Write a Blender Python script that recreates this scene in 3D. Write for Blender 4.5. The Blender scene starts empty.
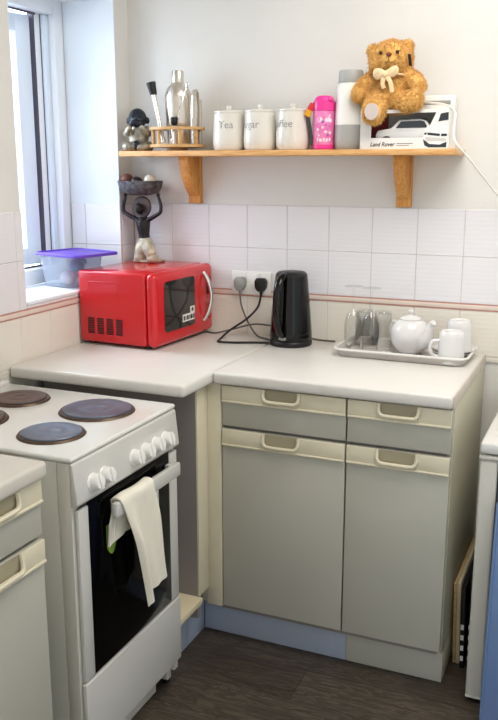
import bpy, bmesh, math, random
from mathutils import Matrix, Vector, Euler
random.seed(7)
PI = math.pi
SC = bpy.context.scene
COL = SC.collection
WM = {}

# ------------------------------------------------------------------ materials
def lin(c):
    return tuple(((v/255.0)/12.92 if v/255.0 <= .04045 else ((v/255.0+.055)/1.055)**2.4) for v in c)

def mat(name, rgb, rough=.5, metal=0.0, var=0.0, scale=8.0, bump=0.0, bscale=60.0, trans=0.0, ior=1.45,
        coat=0.0, rgb2=None, stretch=None, alpha=1.0, sss=0.0, sheen=0.0):
    m = bpy.data.materials.new(name); m.use_nodes = True
    nt = m.node_tree; N = nt.nodes; L = nt.links
    b = N['Principled BSDF']
    c = lin(rgb)
    b.inputs['Base Color'].default_value = (*c, 1)
    b.inputs['Roughness'].default_value = rough
    b.inputs['Metallic'].default_value = metal
    b.inputs['IOR'].default_value = ior
    b.inputs['Transmission Weight'].default_value = trans
    b.inputs['Coat Weight'].default_value = coat
    b.inputs['Coat Roughness'].default_value = .06
    b.inputs['Alpha'].default_value = alpha
    b.inputs['Sheen Weight'].default_value = sheen
    if sss:
        b.inputs['Subsurface Weight'].default_value = sss
        b.inputs['Subsurface Radius'].default_value = (.01, .01, .01)
    tc = N.new('ShaderNodeTexCoord')
    mp = N.new('ShaderNodeMapping'); L.new(tc.outputs['Object'], mp.inputs['Vector'])
    if stretch: mp.inputs['Scale'].default_value = stretch
    if var > 0 or rgb2:
        n = N.new('ShaderNodeTexNoise'); n.inputs['Scale'].default_value = scale
        n.inputs['Detail'].default_value = 5
        L.new(mp.outputs['Vector'], n.inputs['Vector'])
        r = N.new('ShaderNodeValToRGB'); L.new(n.outputs['Fac'], r.inputs['Fac'])
        r.color_ramp.elements[0].position = .35; r.color_ramp.elements[1].position = .68
        c2 = lin(rgb2) if rgb2 else tuple(min(1, x*(1-var)) for x in c)
        r.color_ramp.elements[0].color = (*c2, 1); r.color_ramp.elements[1].color = (*c, 1)
        L.new(r.outputs['Color'], b.inputs['Base Color'])
    if bump > 0:
        n2 = N.new('ShaderNodeTexNoise'); n2.inputs['Scale'].default_value = bscale; n2.inputs['Detail'].default_value = 4
        L.new(mp.outputs['Vector'], n2.inputs['Vector'])
        bp = N.new('ShaderNodeBump'); bp.inputs['Strength'].default_value = bump; bp.inputs['Distance'].default_value = .004
        L.new(n2.outputs['Fac'], bp.inputs['Height']); L.new(bp.outputs['Normal'], b.inputs['Normal'])
    return m

def wood(name, rgb, rgb2, stretch, rough=.45, scale=14):
    return mat(name, rgb, rough, 0, 0, scale, .12, 40, rgb2=rgb2, stretch=stretch)

M = {}
M['plaster'] = mat('plaster', (226, 224, 219), .85, 0, .05, 3.5, .10, 90)
M['plaster_reveal'] = mat('plaster_reveal', (228, 234, 238), .7, 0, .04, 4, .06, 60)
M['ceiling'] = mat('ceiling_paint', (235, 233, 228), .9)
M['grout'] = mat('grout', (205, 200, 194), .9, 0, .15, 30)
M['border'] = mat('border_tile', (228, 212, 198), .35, 0, .06, 20)
M['border_line'] = mat('border_line', (196, 142, 130), .4, 0, .1, 40)
M['worktop'] = mat('white_laminate', (220, 217, 210), .32, 0, .035, 5)
M['worktop_edge'] = mat('worn_laminate_edge', (214, 204, 190), .5, 0, .15, 20)
M['door_grey'] = mat('grey_green_laminate', (184, 183, 170), .5, 0, .05, 4)
M['kick_skylit'] = mat('skylit_kickboard', (166, 177, 195), .42, 0, .08, 6)  # bluish daylight on the kickboards put into their colour
M['cream'] = mat('cream_trim', (220, 212, 186), .45, 0, .07, 10)
M['cream_dark'] = mat('handle_recess', (160, 152, 126), .55)
M['side_panel'] = mat('side_panel', (192, 188, 166), .5, 0, .06, 4)
M['taupe'] = mat('taupe_panel', (142, 135, 131), .6, 0, .06, 4)
M['ledge'] = mat('pale_ledge', (216, 203, 172), .5, 0, .08, 12)
M['enamel'] = mat('white_enamel', (220, 219, 213), .22, 0, .02, 4, coat=.3)
M['enamel_front_shaded'] = mat('enamel_front_shaded', (204, 203, 197), .25, 0, .02, 4, coat=.2)  # white enamel darkened, shade on the cooker front put into the colour
M['worktop_shaded'] = mat('shaded_laminate', (206, 201, 190), .4, 0, .04, 5)  # darker copy of the white laminate, shade on the near top painted in
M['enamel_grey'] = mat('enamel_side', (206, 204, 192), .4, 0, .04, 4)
M['white_plastic'] = mat('white_plastic', (232, 231, 226), .35)
M['grey_plastic'] = mat('grey_plastic', (146, 146, 142), .45)
M['black_plastic'] = mat('black_plastic', (16, 16, 18), .35)
M['black_gloss'] = mat('black_gloss', (5, 5, 6), .10, ior=1.38, coat=.1)
M['oven_glass'] = mat('oven_glass', (4, 4, 5), .12, ior=1.22)
M['hotplate'] = mat('cast_iron', (74, 72, 76), .38, .35, 0, 9, .08, 90, rgb2=(88, 62, 50))
M['hotplate_blue'] = mat('worn_cast_iron', (112, 122, 138), .34, .25, 0, 7, .06, 90, rgb2=(82, 86, 98))
M['hotplate_ring'] = mat('plate_ring', (92, 74, 60), .4, .6, .3, 20)
M['red'] = mat('red_enamel', (206, 20, 32), .22, 0, .03, 3, coat=.4)
M['red_dark'] = mat('vent_dark', (22, 3, 6), .7)
M['chrome'] = mat('chrome', (225, 225, 222), .14, 1)
M['steel'] = mat('brushed_steel', (222, 214, 202), .27, .85, .06, 30)
M['mw_glass'] = mat('microwave_glass', (38, 36, 35), .06, .0, 0, 5, coat=.6, rgb2=(52, 49, 47))
M['pine'] = wood('pine', (230, 184, 124), (208, 152, 92), (1.2, 14, 14))
M['pine_v'] = wood('pine_bracket', (226, 168, 92), (200, 134, 62), (14, 14, 1.2))
M['pale_wood'] = wood('pale_wood', (216, 190, 142), (188, 156, 104), (14, 2, 14))
M['rack_wood'] = wood('rack_wood', (220, 182, 128), (196, 150, 92), (5, 5, 30))
M['ceramic'] = mat('cream_ceramic', (224, 220, 211), .25, coat=.3)
M['white_ceramic'] = mat('white_ceramic', (222, 221, 219), .15, coat=.4)
M['letter'] = mat('grey_lettering', (146, 144, 142), .6)
M['black_print'] = mat('black_print', (24, 24, 26), .5)
M['grey_print'] = mat('grey_print', (130, 130, 132), .6)
M['pink'] = mat('hot_pink_plastic', (236, 62, 152), .3)
M['pink_pale'] = mat('pink_print', (244, 150, 200), .35, 0, 0, 40, rgb2=(232, 108, 174))
M['print_white'] = mat('white_print', (246, 226, 238), .45)
M['print_purple'] = mat('purple_print', (168, 92, 178), .5)
M['orange'] = mat('orange_strap', (238, 168, 34), .5)
M['strap_red'] = mat('red_strap', (214, 52, 62), .5)
M['strap_dark'] = mat('dark_strap', (66, 70, 74), .6)
M['bottle_grey'] = mat('bottle_grey', (172, 172, 168), .4)
M['bottle_white'] = mat('bottle_white', (236, 234, 228), .35)
M['card'] = mat('white_card', (236, 234, 230), .5)
M['card_grey'] = mat('grey_card', (204, 202, 199), .6)
M['card_red'] = mat('red_card', (150, 52, 50), .6)
M['car_white'] = mat('car_paint', (232, 232, 230), .25, coat=.5)
M['car_dark'] = mat('car_windows', (38, 40, 44), .15)
M['tyre'] = mat('tyre', (30, 30, 30), .7)
M['fur'] = mat('golden_fur', (234, 190, 110), .85, 0, 0, 40, rgb2=(214, 162, 82), sheen=.3)
M['fur_pale'] = mat('pale_pad', (222, 196, 168), .8, 0, .1, 60)
M['pad_grey'] = mat('sole_pad', (206, 192, 186), .6)
M['ribbon'] = mat('cream_ribbon', (240, 214, 168), .4)
M['brown_nose'] = mat('nose_thread', (112, 62, 40), .5)
M['eye'] = mat('eye_bead', (48, 28, 16), .1)
M['tagcard'] = mat('swing_tag', (52, 50, 60), .5)
M['navy_black'] = mat('dark_resin', (34, 40, 50), .28, .2, .35, 40, .15, 120)
M['bronze'] = mat('dark_bronze', (48, 42, 42), .35, .45, 0, 26, .35, 110, rgb2=(30, 28, 32))
M['scarf'] = mat('dark_brown_scarf', (78, 54, 46), .5, .1, 0, 40, .3, 110, rgb2=(44, 34, 34))
M['bowl_grey'] = mat('rough_grey_bowl', (104, 102, 104), .5, .15, 0, 60, .8, 150, rgb2=(52, 49, 50))
M['silver_resin'] = mat('silver_robe', (186, 178, 160), .32, .65, 0, 50, .3, 140, rgb2=(120, 112, 100))
M['stone_robe'] = mat('stone_trousers', (206, 196, 172), .4, .1, 0, 34, .25, 110, rgb2=(150, 142, 126))
M['stone_brown'] = mat('brown_stone', (122, 72, 56), .3, 0, .4, 40)
M['stone_dark'] = mat('dark_stone', (52, 42, 48), .3, 0, .4, 40)
M['stone_white'] = mat('white_stone', (230, 224, 210), .35, 0, .1, 40)
M['purple'] = mat('purple_lid', (98, 66, 186), .4)
M['clear_plastic'] = mat('clear_plastic', (240, 246, 254), .2, trans=.8, ior=1.1)
M['blue_item'] = mat('blue_sponge', (98, 160, 206), .7, 0, .2, 30)
M['pink_item'] = mat('pink_cloth', (232, 210, 216), .7)
M['glass'] = mat('clear_glass', (252, 254, 254), .02, trans=1, ior=1.18)
def clear_glass():
    m = bpy.data.materials.new('drinking_glass'); m.use_nodes = True
    nt = m.node_tree; N = nt.nodes; K = nt.links; N.remove(N['Principled BSDF'])
    lw = N.new('ShaderNodeLayerWeight'); lw.inputs['Blend'].default_value = .5
    rp = N.new('ShaderNodeValToRGB'); K.new(lw.outputs['Facing'], rp.inputs['Fac'])
    rp.color_ramp.elements[0].position = .45; rp.color_ramp.elements[0].color = (.985, .99, .988, 1)
    rp.color_ramp.elements[1].position = 1; rp.color_ramp.elements[1].color = (.86, .875, .875, 1)
    tr = N.new('ShaderNodeBsdfTransparent'); K.new(rp.outputs['Color'], tr.inputs['Color'])
    gl = N.new('ShaderNodeBsdfGlossy'); gl.inputs['Roughness'].default_value = .04
    ge = N.new('ShaderNodeNewGeometry'); mr = N.new('ShaderNodeMapRange')
    mr.inputs['To Min'].default_value = .10; mr.inputs['To Max'].default_value = 0; K.new(ge.outputs['Backfacing'], mr.inputs['Value'])
    mx = N.new('ShaderNodeMixShader'); K.new(mr.outputs[0], mx.inputs[0]); K.new(tr.outputs[0], mx.inputs[1]); K.new(gl.outputs[0], mx.inputs[2])
    K.new(mx.outputs[0], N['Material Output'].inputs['Surface']); return m
M['thin_glass'] = clear_glass()
M['tray'] = mat('tray_grey', (200, 195, 190), .4, 0, 0, 9, rgb2=(182, 175, 171))
M['tray_rim'] = mat('tray_rim', (224, 221, 216), .35)
M['tray_print'] = mat('tray_motif', (222, 218, 212), .5)
M['towel'] = mat('cream_cloth', (234, 229, 212), .9, 0, .05, 20, .25, 300, sheen=.2)
M['green'] = mat('green_trim', (124, 158, 58), .8)
M['sticker_blue'] = mat('sticker_blue', (92, 138, 176), .5)
M['upvc'] = mat('white_upvc', (234, 238, 242), .3)
M['upvc_blue'] = mat('sash_upvc', (224, 235, 246), .3)
M['gasket'] = mat('black_gasket', (84, 78, 92), .6)
M['blue_panel'] = mat('blue_panel', (104, 130, 172), .45, 0, .06, 4)
M['fridge_dark'] = mat('fridge_gap', (44, 50, 60), .4)
M['checker_black'] = mat('black_tray', (14, 14, 18), .5)
M['white_cable'] = mat('white_cable', (238, 234, 226), .4)
M['grey_cable'] = mat('grey_cable', (96, 92, 86), .5)

def tile_mat(name, rgb):
    m = mat(name, rgb, .16, 0, .02, 3, coat=.2)
    nt = m.node_tree; N = nt.nodes; L = nt.links; b = N['Principled BSDF']
    w = N.new('ShaderNodeTexWave'); w.wave_type = 'BANDS'; w.bands_direction = 'Z'
    w.inputs['Scale'].default_value = 22; w.inputs['Distortion'].default_value = 2.2
    w.inputs['Detail'].default_value = 2
    tc = N.new('ShaderNodeTexCoord'); L.new(tc.outputs['Object'], w.inputs['Vector'])
    bp = N.new('ShaderNodeBump'); bp.inputs['Strength'].default_value = .12; bp.inputs['Distance'].default_value = .002
    L.new(w.outputs['Fac'], bp.inputs['Height']); L.new(bp.outputs['Normal'], b.inputs['Normal'])
    return m
M['tile'] = tile_mat('white_rippled_tile', (228, 226, 228))
M['tile_warm_lit'] = tile_mat('warm_lit_rippled_tile', (231, 225, 213))  # warm light bounced off the worktop, put into the lower tiles' colour

def floor_mat():
    m = bpy.data.materials.new('dark_wood_vinyl'); m.use_nodes = True
    nt = m.node_tree; N = nt.nodes; L = nt.links; b = N['Principled BSDF']
    tc = N.new('ShaderNodeTexCoord'); mp = N.new('ShaderNodeMapping'); L.new(tc.outputs['Object'], mp.inputs['Vector'])
    br = N.new('ShaderNodeTexBrick'); L.new(mp.outputs['Vector'], br.inputs['Vector'])
    br.inputs['Color1'].default_value = (*lin((82, 73, 63)), 1); br.inputs['Color2'].default_value = (*lin((66, 58, 50)), 1)
    br.inputs['Mortar'].default_value = (*lin((44, 39, 34)), 1)
    br.inputs['Scale'].default_value = 1; br.inputs['Brick Width'].default_value = .92; br.inputs['Row Height'].default_value = .152
    br.inputs['Mortar Size'].default_value = .0012; br.offset = .37
    mp2 = N.new('ShaderNodeMapping'); mp2.inputs['Scale'].default_value = (1.6, 11, 1); L.new(tc.outputs['Object'], mp2.inputs['Vector'])
    n = N.new('ShaderNodeTexNoise'); n.inputs['Scale'].default_value = 3; n.inputs['Detail'].default_value = 3; n.inputs['Distortion'].default_value = 1.6
    L.new(mp2.outputs['Vector'], n.inputs['Vector'])
    w = N.new('ShaderNodeMath'); w.operation = 'MULTIPLY'; w.inputs[1].default_value = 34; L.new(n.outputs['Fac'], w.inputs[0])
    s = N.new('ShaderNodeMath'); s.operation = 'SINE'; L.new(w.outputs[0], s.inputs[0])
    r = N.new('ShaderNodeValToRGB'); L.new(s.outputs[0], r.inputs['Fac'])
    r.color_ramp.elements[0].position = 0; r.color_ramp.elements[0].color = (.58, .56, .54, 1)
    r.color_ramp.elements[1].position = 1; r.color_ramp.elements[1].color = (1.35, 1.3, 1.24, 1)
    mx = N.new('ShaderNodeMix'); mx.data_type = 'RGBA'; mx.blend_type = 'MULTIPLY'; mx.inputs['Factor'].default_value = .8
    L.new(br.outputs['Color'], mx.inputs['A']); L.new(r.outputs['Color'], mx.inputs['B'])
    L.new(mx.outputs['Result'], b.inputs['Base Color'])
    b.inputs['Roughness'].default_value = .42
    bp = N.new('ShaderNodeBump'); bp.inputs['Strength'].default_value = .15; bp.inputs['Distance'].default_value = .002
    L.new(s.outputs[0], bp.inputs['Height']); L.new(bp.outputs['Normal'], b.inputs['Normal'])
    return m
M['floor'] = floor_mat()

# ------------------------------------------------------------------ mesh builder
class MB:
    def __init__(self): self.bm = bmesh.new(); self.mi = 0
    def _merge(self, tmp, T=None):
        if T is not None: bmesh.ops.transform(tmp, matrix=T, verts=tmp.verts)
        for f in tmp.faces: f.material_index = self.mi
        me = bpy.data.meshes.new('tmp'); tmp.to_mesh(me); tmp.free()
        self.bm.from_mesh(me); bpy.data.meshes.remove(me); return self
    def slot(self, i): self.mi = i; return self
    def box(self, lo, hi, bevel=0.0, seg=2, T=None):
        t = bmesh.new(); bmesh.ops.create_cube(t, size=1)
        c = [(a+b)/2 for a, b in zip(lo, hi)]; s = [abs(b-a) for a, b in zip(lo, hi)]
        for v in t.verts: v.co = Vector((v.co.x*s[0]+c[0], v.co.y*s[1]+c[1], v.co.z*s[2]+c[2]))
        if bevel > 0:
            bevel = min(bevel, min(s)*.49)
            bmesh.ops.bevel(t, geom=list(t.edges), offset=bevel, segments=seg, profile=.5, affect='EDGES')
        return self._merge(t, T)
    def lathe(self, prof, seg=32, T=None, a0=0, sx=1, sy=1):
        t = bmesh.new(); rings = []
        for r, z in prof:
            if r < 1e-6: rings.append([t.verts.new((0, 0, z))])
            else: rings.append([t.verts.new((r*sx*math.cos(2*PI*k/seg+a0), r*sy*math.sin(2*PI*k/seg+a0), z)) for k in range(seg)])
        for A, B in zip(rings, rings[1:]):
            if len(A) == 1 and len(B) == 1: continue
            for k in range(seg):
                k2 = (k+1) % seg
                if len(A) == 1: t.faces.new((A[0], B[k], B[k2]))
                elif len(B) == 1: t.faces.new((A[k], A[k2], B[0]))
                else: t.faces.new((A[k], A[k2], B[k2], B[k]))
        if len(rings[0]) > 1 and prof[0] != prof[-1]: t.faces.new(rings[0][::-1])
        if len(rings[-1]) > 1 and prof[0] != prof[-1]: t.faces.new(rings[-1])
        bmesh.ops.recalc_face_normals(t, faces=t.faces)
        return self._merge(t, T)
    def tube(self, pts, r, seg=10, flat=1.0, up=None, closed=False, smooth=0):
        pts = [Vector(p) for p in pts]
        if smooth: pts, r = spline(pts, r, smooth)
        n = len(pts); rr = r if isinstance(r, (list, tuple)) else [r]*n
        t = bmesh.new(); rings = []; prev = None
        for i, p in enumerate(pts):
            if closed: d = pts[(i+1) % n]-pts[i-1]
            else: d = pts[min(i+1, n-1)]-pts[max(i-1, 0)]
            d.normalize()
            if prev is None:
                u = Vector(up) if up else (Vector((0, 0, 1)) if abs(d.z) < .9 else Vector((1, 0, 0)))
            else: u = prev
            u = (u-d*u.dot(d)).normalized(); prev = u; w = d.cross(u)
            rings.append([t.verts.new(p+(u*math.cos(2*PI*k/seg)*flat+w*math.sin(2*PI*k/seg))*rr[i]) for k in range(seg)])
        lst = list(zip(rings, rings[1:]))
        if closed: lst.append((rings[-1], rings[0]))
        for A, B in lst:
            for k in range(seg): t.faces.new((A[k], A[(k+1) % seg], B[(k+1) % seg], B[k]))
        if not closed: t.faces.new(rings[0][::-1]); t.faces.new(rings[-1])
        bmesh.ops.recalc_face_normals(t, faces=t.faces)
        return self._merge(t)
    def ell(self, c, r, rot=(0, 0, 0), u=20, v=14):
        t = bmesh.new(); bmesh.ops.create_uvsphere(t, u_segments=u, v_segments=v, radius=1)
        return self._merge(t, Matrix.Translation(c) @ Euler(rot).to_matrix().to_4x4() @ Matrix.Diagonal((*r, 1)))
    def prism(self, poly, d, T, bevel=0.0):
        """polygon in local XY extruded along local Z by d"""
        t = bmesh.new(); vs = [t.verts.new((x, y, 0)) for x, y in poly]; f = t.faces.new(vs)
        e = bmesh.ops.extrude_face_region(t, geom=[f])
        for v in [g for g in e['geom'] if isinstance(g, bmesh.types.BMVert)]: v.co.z += d
        bmesh.ops.recalc_face_normals(t, faces=t.faces)
        if bevel > 0: bmesh.ops.bevel(t, geom=list(t.edges), offset=bevel, segments=2, profile=.5, affect='EDGES')
        return self._merge(t, T)
    def mesh(self, me, T=None):
        t = bmesh.new(); t.from_mesh(me); return self._merge(t, T)
    def build(self, name, mats, parent=None, ang=35, smooth=True):
        if not isinstance(mats, (list, tuple)): mats = [mats]
        W = WM.get(parent.name) if parent else None
        if W is not None: bmesh.ops.transform(self.bm, matrix=W.inverted(), verts=self.bm.verts)
        me = bpy.data.meshes.new(name); self.bm.to_mesh(me); self.bm.free()
        for m in mats: me.materials.append(M[m] if isinstance(m, str) else m)
        if smooth:
            for p in me.polygons: p.use_smooth = True
            me.set_sharp_from_angle(angle=math.radians(ang))
        o = bpy.data.objects.new(name, me); COL.objects.link(o)
        if parent:
            o.parent = parent
            if W is not None: WM[o.name] = W
        return o

def spline(pts, r, k):
    n = len(pts); rr = list(r) if isinstance(r, (list, tuple)) else [r]*n
    out, ro = [], []
    for i in range(n-1):
        p0, p1, p2, p3 = pts[max(i-1, 0)], pts[i], pts[i+1], pts[min(i+2, n-1)]
        for j in range(k):
            t = j/k
            out.append(.5*((2*p1)+(p2-p0)*t+(2*p0-5*p1+4*p2-p3)*t*t+(3*p1-p0-3*p2+p3)*t**3))
            ro.append(rr[i]*(1-t)+rr[i+1]*t)
    out.append(pts[-1]); ro.append(rr[-1]); return out, ro

def blob(build_fn, voxel, smooth=3):
    """union of overlapping shapes turned into one continuous skin"""
    mb = MB(); build_fn(mb)
    me = bpy.data.meshes.new('tmp'); mb.bm.to_mesh(me); mb.bm.free()
    o = bpy.data.objects.new('tmp', me); COL.objects.link(o)
    md = o.modifiers.new('r', 'REMESH'); md.mode = 'VOXEL'; md.voxel_size = voxel
    dg = bpy.context.evaluated_depsgraph_get(); dg.update()
    me2 = bpy.data.meshes.new_from_object(o.evaluated_get(dg))
    bpy.data.objects.remove(o); bpy.data.meshes.remove(me)
    b = bmesh.new(); b.from_mesh(me2); bpy.data.meshes.remove(me2)
    for _ in range(smooth): bmesh.ops.smooth_vert(b, verts=b.verts, factor=.5, use_axis_x=True, use_axis_y=True, use_axis_z=True)
    out = MB(); out.bm.free(); out.bm = b; return out

def text_mesh(s, size, shear=0, extrude=0, bold=0):
    cu = bpy.data.curves.new('t', 'FONT'); cu.body = s; cu.size = size; cu.align_x = 'LEFT'; cu.shear = shear
    cu.offset = bold; cu.resolution_u = 3; cu.extrude = extrude
    o = bpy.data.objects.new('t', cu); COL.objects.link(o)
    dg = bpy.context.evaluated_depsgraph_get(); dg.update()
    me = bpy.data.meshes.new_from_object(o.evaluated_get(dg))
    bpy.data.objects.remove(o); bpy.data.curves.remove(cu)
    return me

def thing(name, label, cat, loc=(0, 0, 0), rotz=0, group=None):
    o = bpy.data.objects.new(name, None); COL.objects.link(o); o.empty_display_size = .05
    o.location = loc; o.rotation_euler = (0, 0, rotz); o['label'] = label; o['category'] = cat
    if group: o['group'] = group
    WM[o.name] = Matrix.Translation(loc) @ Matrix.Rotation(rotz, 4, 'Z'); return o
def tag(o, label, cat, group=None):
    o['label'] = label; o['category'] = cat
    if group: o['group'] = group
    return o
def struct(o): o['kind'] = 'structure'; return o
def L(t): return WM[t.name]

CAM = Vector((1.6585, -2.7502, 1.4725))
def face_cam(x, y): return math.atan2(CAM.y-y, CAM.x-x)

# ------------------------------------------------------------------ room shell
ZT, ZC = 1.3393, .8816
WY0, WY1, WZ0, WZ1 = -.650, -.087, 1.062, 2.035     # window opening in the left wall
m = MB()
m.box((-.3, .006, 0), (3.4, .2, 2.5)); struct(m.build('wall_back', 'plaster'))
m = MB()
XR = -.31
m.box((XR, -3.6, 0), (-.006, WY0, 2.5)); m.box((XR, WY1, 0), (-.006, .2, 2.5))
m.box((XR, WY0, 0), (-.006, WY1, WZ0-.012)); m.box((XR, WY0, WZ1), (-.006, WY1, 2.5))
struct(m.build('wall_left', 'plaster'))
m = MB(); m.box((-.3, -3.6, -.05), (3.4, .2, 0)); struct(m.build('floor', 'floor'))
m = MB(); m.box((-.3, -3.6, 2.5), (3.4, .2, 2.6)); struct(m.build('ceiling', 'ceiling'))
m = MB(); m.box((2.75, -3.6, 0), (2.9, .2, 2.5)); struct(m.build('wall_right_blocker', 'plaster'))  # unseen wall added to block light from the right
# smooth lining of the window recess: far side, head, sill
m = MB(); m.box((-.215, WY1-.001, WZ0), (-.0055, WY1+.004, WZ1)); m.box((-.215, WY0, WZ1-.004), (-.0055, WY1, WZ1+.001))
m.box((-.215, WY0-.004, WZ0), (-.0055, WY0+.001, WZ1))
struct(m.build('trim_reveal', 'plaster_reveal'))
m = MB(); m.box((-.215, WY0+.001, WZ0-.012), (.003, WY1-.001, WZ0), .004); struct(m.build('trim_sill', 'upvc'))

G = .0016
def tiles(mb, axis, a_lo, a_hi, z_lo, z_hi, fix, depth=.006, joint0=0.0, zref=ZT, pitch=.15):
    """separate glazed tiles clipped to a rectangle; axis 'x' = on a wall facing -y, 'y' = on a wall facing +x"""
    k = math.floor((a_lo-joint0)/pitch)
    while joint0+k*pitch < a_hi-1e-6:
        u0, u1 = max(a_lo, joint0+k*pitch)+G/2, min(a_hi, joint0+(k+1)*pitch)-G/2
        j = 0
        while zref-j*pitch > z_lo+1e-6:
            v1, v0 = min(z_hi, zref-j*pitch)-G/2, max(z_lo, zref-(j+1)*pitch)+G/2
            if u1-u0 > .006 and v1-v0 > .006:
                if axis == 'x': mb.box((u0, fix, v0), (u1, fix+depth, v1), .0014, 1)
                elif axis == 'y': mb.box((fix-depth, u0, v0), (fix, u1, v1), .0014, 1)
                else: mb.box((u0, fix, v0), (u1, fix+depth, v1), .0014, 1)
            j += 1
        k += 1
X0, Y0 = .1595, -.5347
ZB1, ZB0 = ZT-.30, ZT-.32          # border course
# back wall splashback
m = MB()
m.slot(0).box((0, .0015, ZC-.03), (3.2, .0062, ZT-.001))
m.slot(1); tiles(m, 'x', 0, 3.2, ZB1, ZT, 0, joint0=X0)
m.slot(2); tiles(m, 'x', 0, 3.2, ZC-.028, ZB0, 0, joint0=X0, zref=ZB0)
m.slot(3).box((0, -.003, ZB0+.003), (3.2, .005, ZB1-.003), .002, 2)
m.slot(4).box((0, -.0015, ZB0-.001), (3.2, .005, ZB0+.0035)); m.box((0, -.0012, ZB1-.003), (3.2, .005, ZB1+.0005))
struct(m.build('trim_back_tiles', ['grout', 'tile', 'tile_warm_lit', 'border', 'border_line']))
# left wall tiles: near part, below the sill, strip by the corner, and the far reveal
m = MB()
m.slot(0).box((-.0062, -3.2, .80), (-.0015, 0, WZ0-.014)); m.box((-.0062, -3.2, WZ0-.014), (-.0015, WY0-.002, ZT-.001)); m.box((-.0062, WY1+.002, WZ0-.014), (-.0015, 0, ZT-.001))
m.slot(1)
tiles(m, 'y', -3.2, WY0, ZB1, ZT, 0, joint0=Y0); tiles(m, 'y', WY1, -.001, ZB1, ZT, 0, joint0=Y0)
tiles(m, 'y', WY0, WY1, ZB1, WZ0-.012, 0, joint0=Y0)
m.slot(2); tiles(m, 'y', -3.2, -.001, .80, ZB0, 0, joint0=Y0, zref=ZB0)
m.slot(3).box((-.005, -3.2, ZB0+.003), (.003, 0, ZB1-.003), .002, 2)
m.slot(4).box((-.005, -3.2, ZB0-.001), (.0015, 0, ZB0+.0035)); m.box((-.005, -3.2, ZB1-.003), (.0012, 0, ZB1+.0005))
struct(m.build('trim_left_tiles', ['grout', 'tile', 'tile_warm_lit', 'border', 'border_line']))
m = MB(); m.slot(0).box((-.212, WY1-.004, WZ0), (-.001, WY1-.0005, ZT-.002))
m.slot(1); tiles(m, 'x', -.212, 0, WZ0, ZT, WY1-.007, .006, joint0=-.151)
struct(m.build('trim_reveal_tiles', ['grout', 'tile']))

# window: outer frame, a casement standing ajar, dark gaskets
wn = bpy.data.objects.new('window_1', None); COL.objects.link(wn); wn['kind'] = 'structure'; wn.location = (-.25, -.37, WZ0)
WM[wn.name] = Matrix.Translation((-.25, -.37, WZ0))
FX0, FX1 = -.285, -.215
m = MB()
m.box((FX0, WY1-.052, WZ0), (FX1, WY1, WZ1), .006); m.box((FX0, WY0, WZ0), (FX1, WY0+.045, WZ1), .006)
m.box((FX0, WY0+.045, WZ0), (FX1, WY1-.052, WZ0+.055), .006); m.box((FX0, WY0+.045, WZ1-.05), (FX1, WY1-.052, WZ1), .006)
m.box((FX0, WY1-.108, WZ0+.055), (FX0+.030, WY1-.0815, WZ1-.05), .003)
struct(m.build('window_frame', 'upvc', wn))
m = MB(); m.box((FX0, WY1-.078, WZ0+.055), (FX0+.045, WY1-.0522, WZ1-.05), .004)
struct(m.build('window_jamb', 'upvc_blue', wn))
m = MB(); m.box((FX0, WY1-.0813, WZ0+.055), (FX0+.0305, WY1-.0782, WZ1-.05))
m.box((FX0, WY1-.1145, WZ0+.055), (FX0+.026, WY1-.1082, WZ1-.05))
m.box((FX0+.028, WY0+.05, WZ0+.0552), (FX0+.034, WY1-.109, WZ0+.061)); m.box((FX0+.028, WY0+.05, WZ1-.056), (FX0+.034, WY1-.109, WZ1-.0502))
struct(m.build('window_gasket', 'gasket', wn))
# sash hinged on the far jamb, swung outward a little
T = Matrix.Translation((FX0-.010, WY1-.118, 0)) @ Matrix.Rotation(math.radians(-12), 4, 'Z')
za, zb, wl = WZ0+.062, WZ1-.058, .385
m = MB()
m.box((-.03, -.066, za), (.03, 0, zb), .005, 2, T); m.box((-.03, -wl, za), (.03, -wl+.06, zb), .005, 2, T)
m.box((-.03, -wl+.06, za), (.03, -.06, za+.06), .005, 2, T); m.box((-.03, -wl+.06, zb-.06), (.03, -.06, zb), .005, 2, T)
sash = struct(m.build('window_sash', 'upvc_blue', wn))
m = MB(); m.box((-.004, -wl+.055, za+.055), (.004, -.055, zb-.055), 0, 2, T)
struct(m.build('window_pane', 'thin_glass', wn))

# ------------------------------------------------------------------ worktops
def worktop(name, label, pieces, edges=None, mm='worktop'):
    t = thing(name, label, 'worktop', ((pieces[0][0][0]+pieces[0][1][0])/2, (pieces[0][0][1]+pieces[0][1][1])/2, ZC-.0366))
    m = MB()
    for lo, hi in pieces: m.box(lo, hi, .009, 3)
    m.build('top_slab', mm, t)
    if edges:
        m = MB()
        for lo, hi in edges: m.box(lo, hi, .002)
        m.build('end_edging', 'worktop_edge', t)
    return t
worktop('kitchen_worktop', 'white laminate worktop in the corner, with the red microwave standing on it', [((.003, -.7557, ZC-.0366), (.5972, -.003, ZC))])
worktop('kitchen_worktop', 'white laminate worktop with the kettle and grey tray standing on it', [((.5988, -.5777, ZC-.0366), (1.2990, -.003, ZC))],
        [((1.2985, -.572, ZC-.036), (1.3012, -.005, ZC-.0015))])
worktop('kitchen_worktop', 'white rounded worktop end in front of the cooker, over a drawer unit', [((.003, -2.35, ZC-.0366), (.622, -1.402, ZC))], None, 'worktop_shaded')

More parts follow.
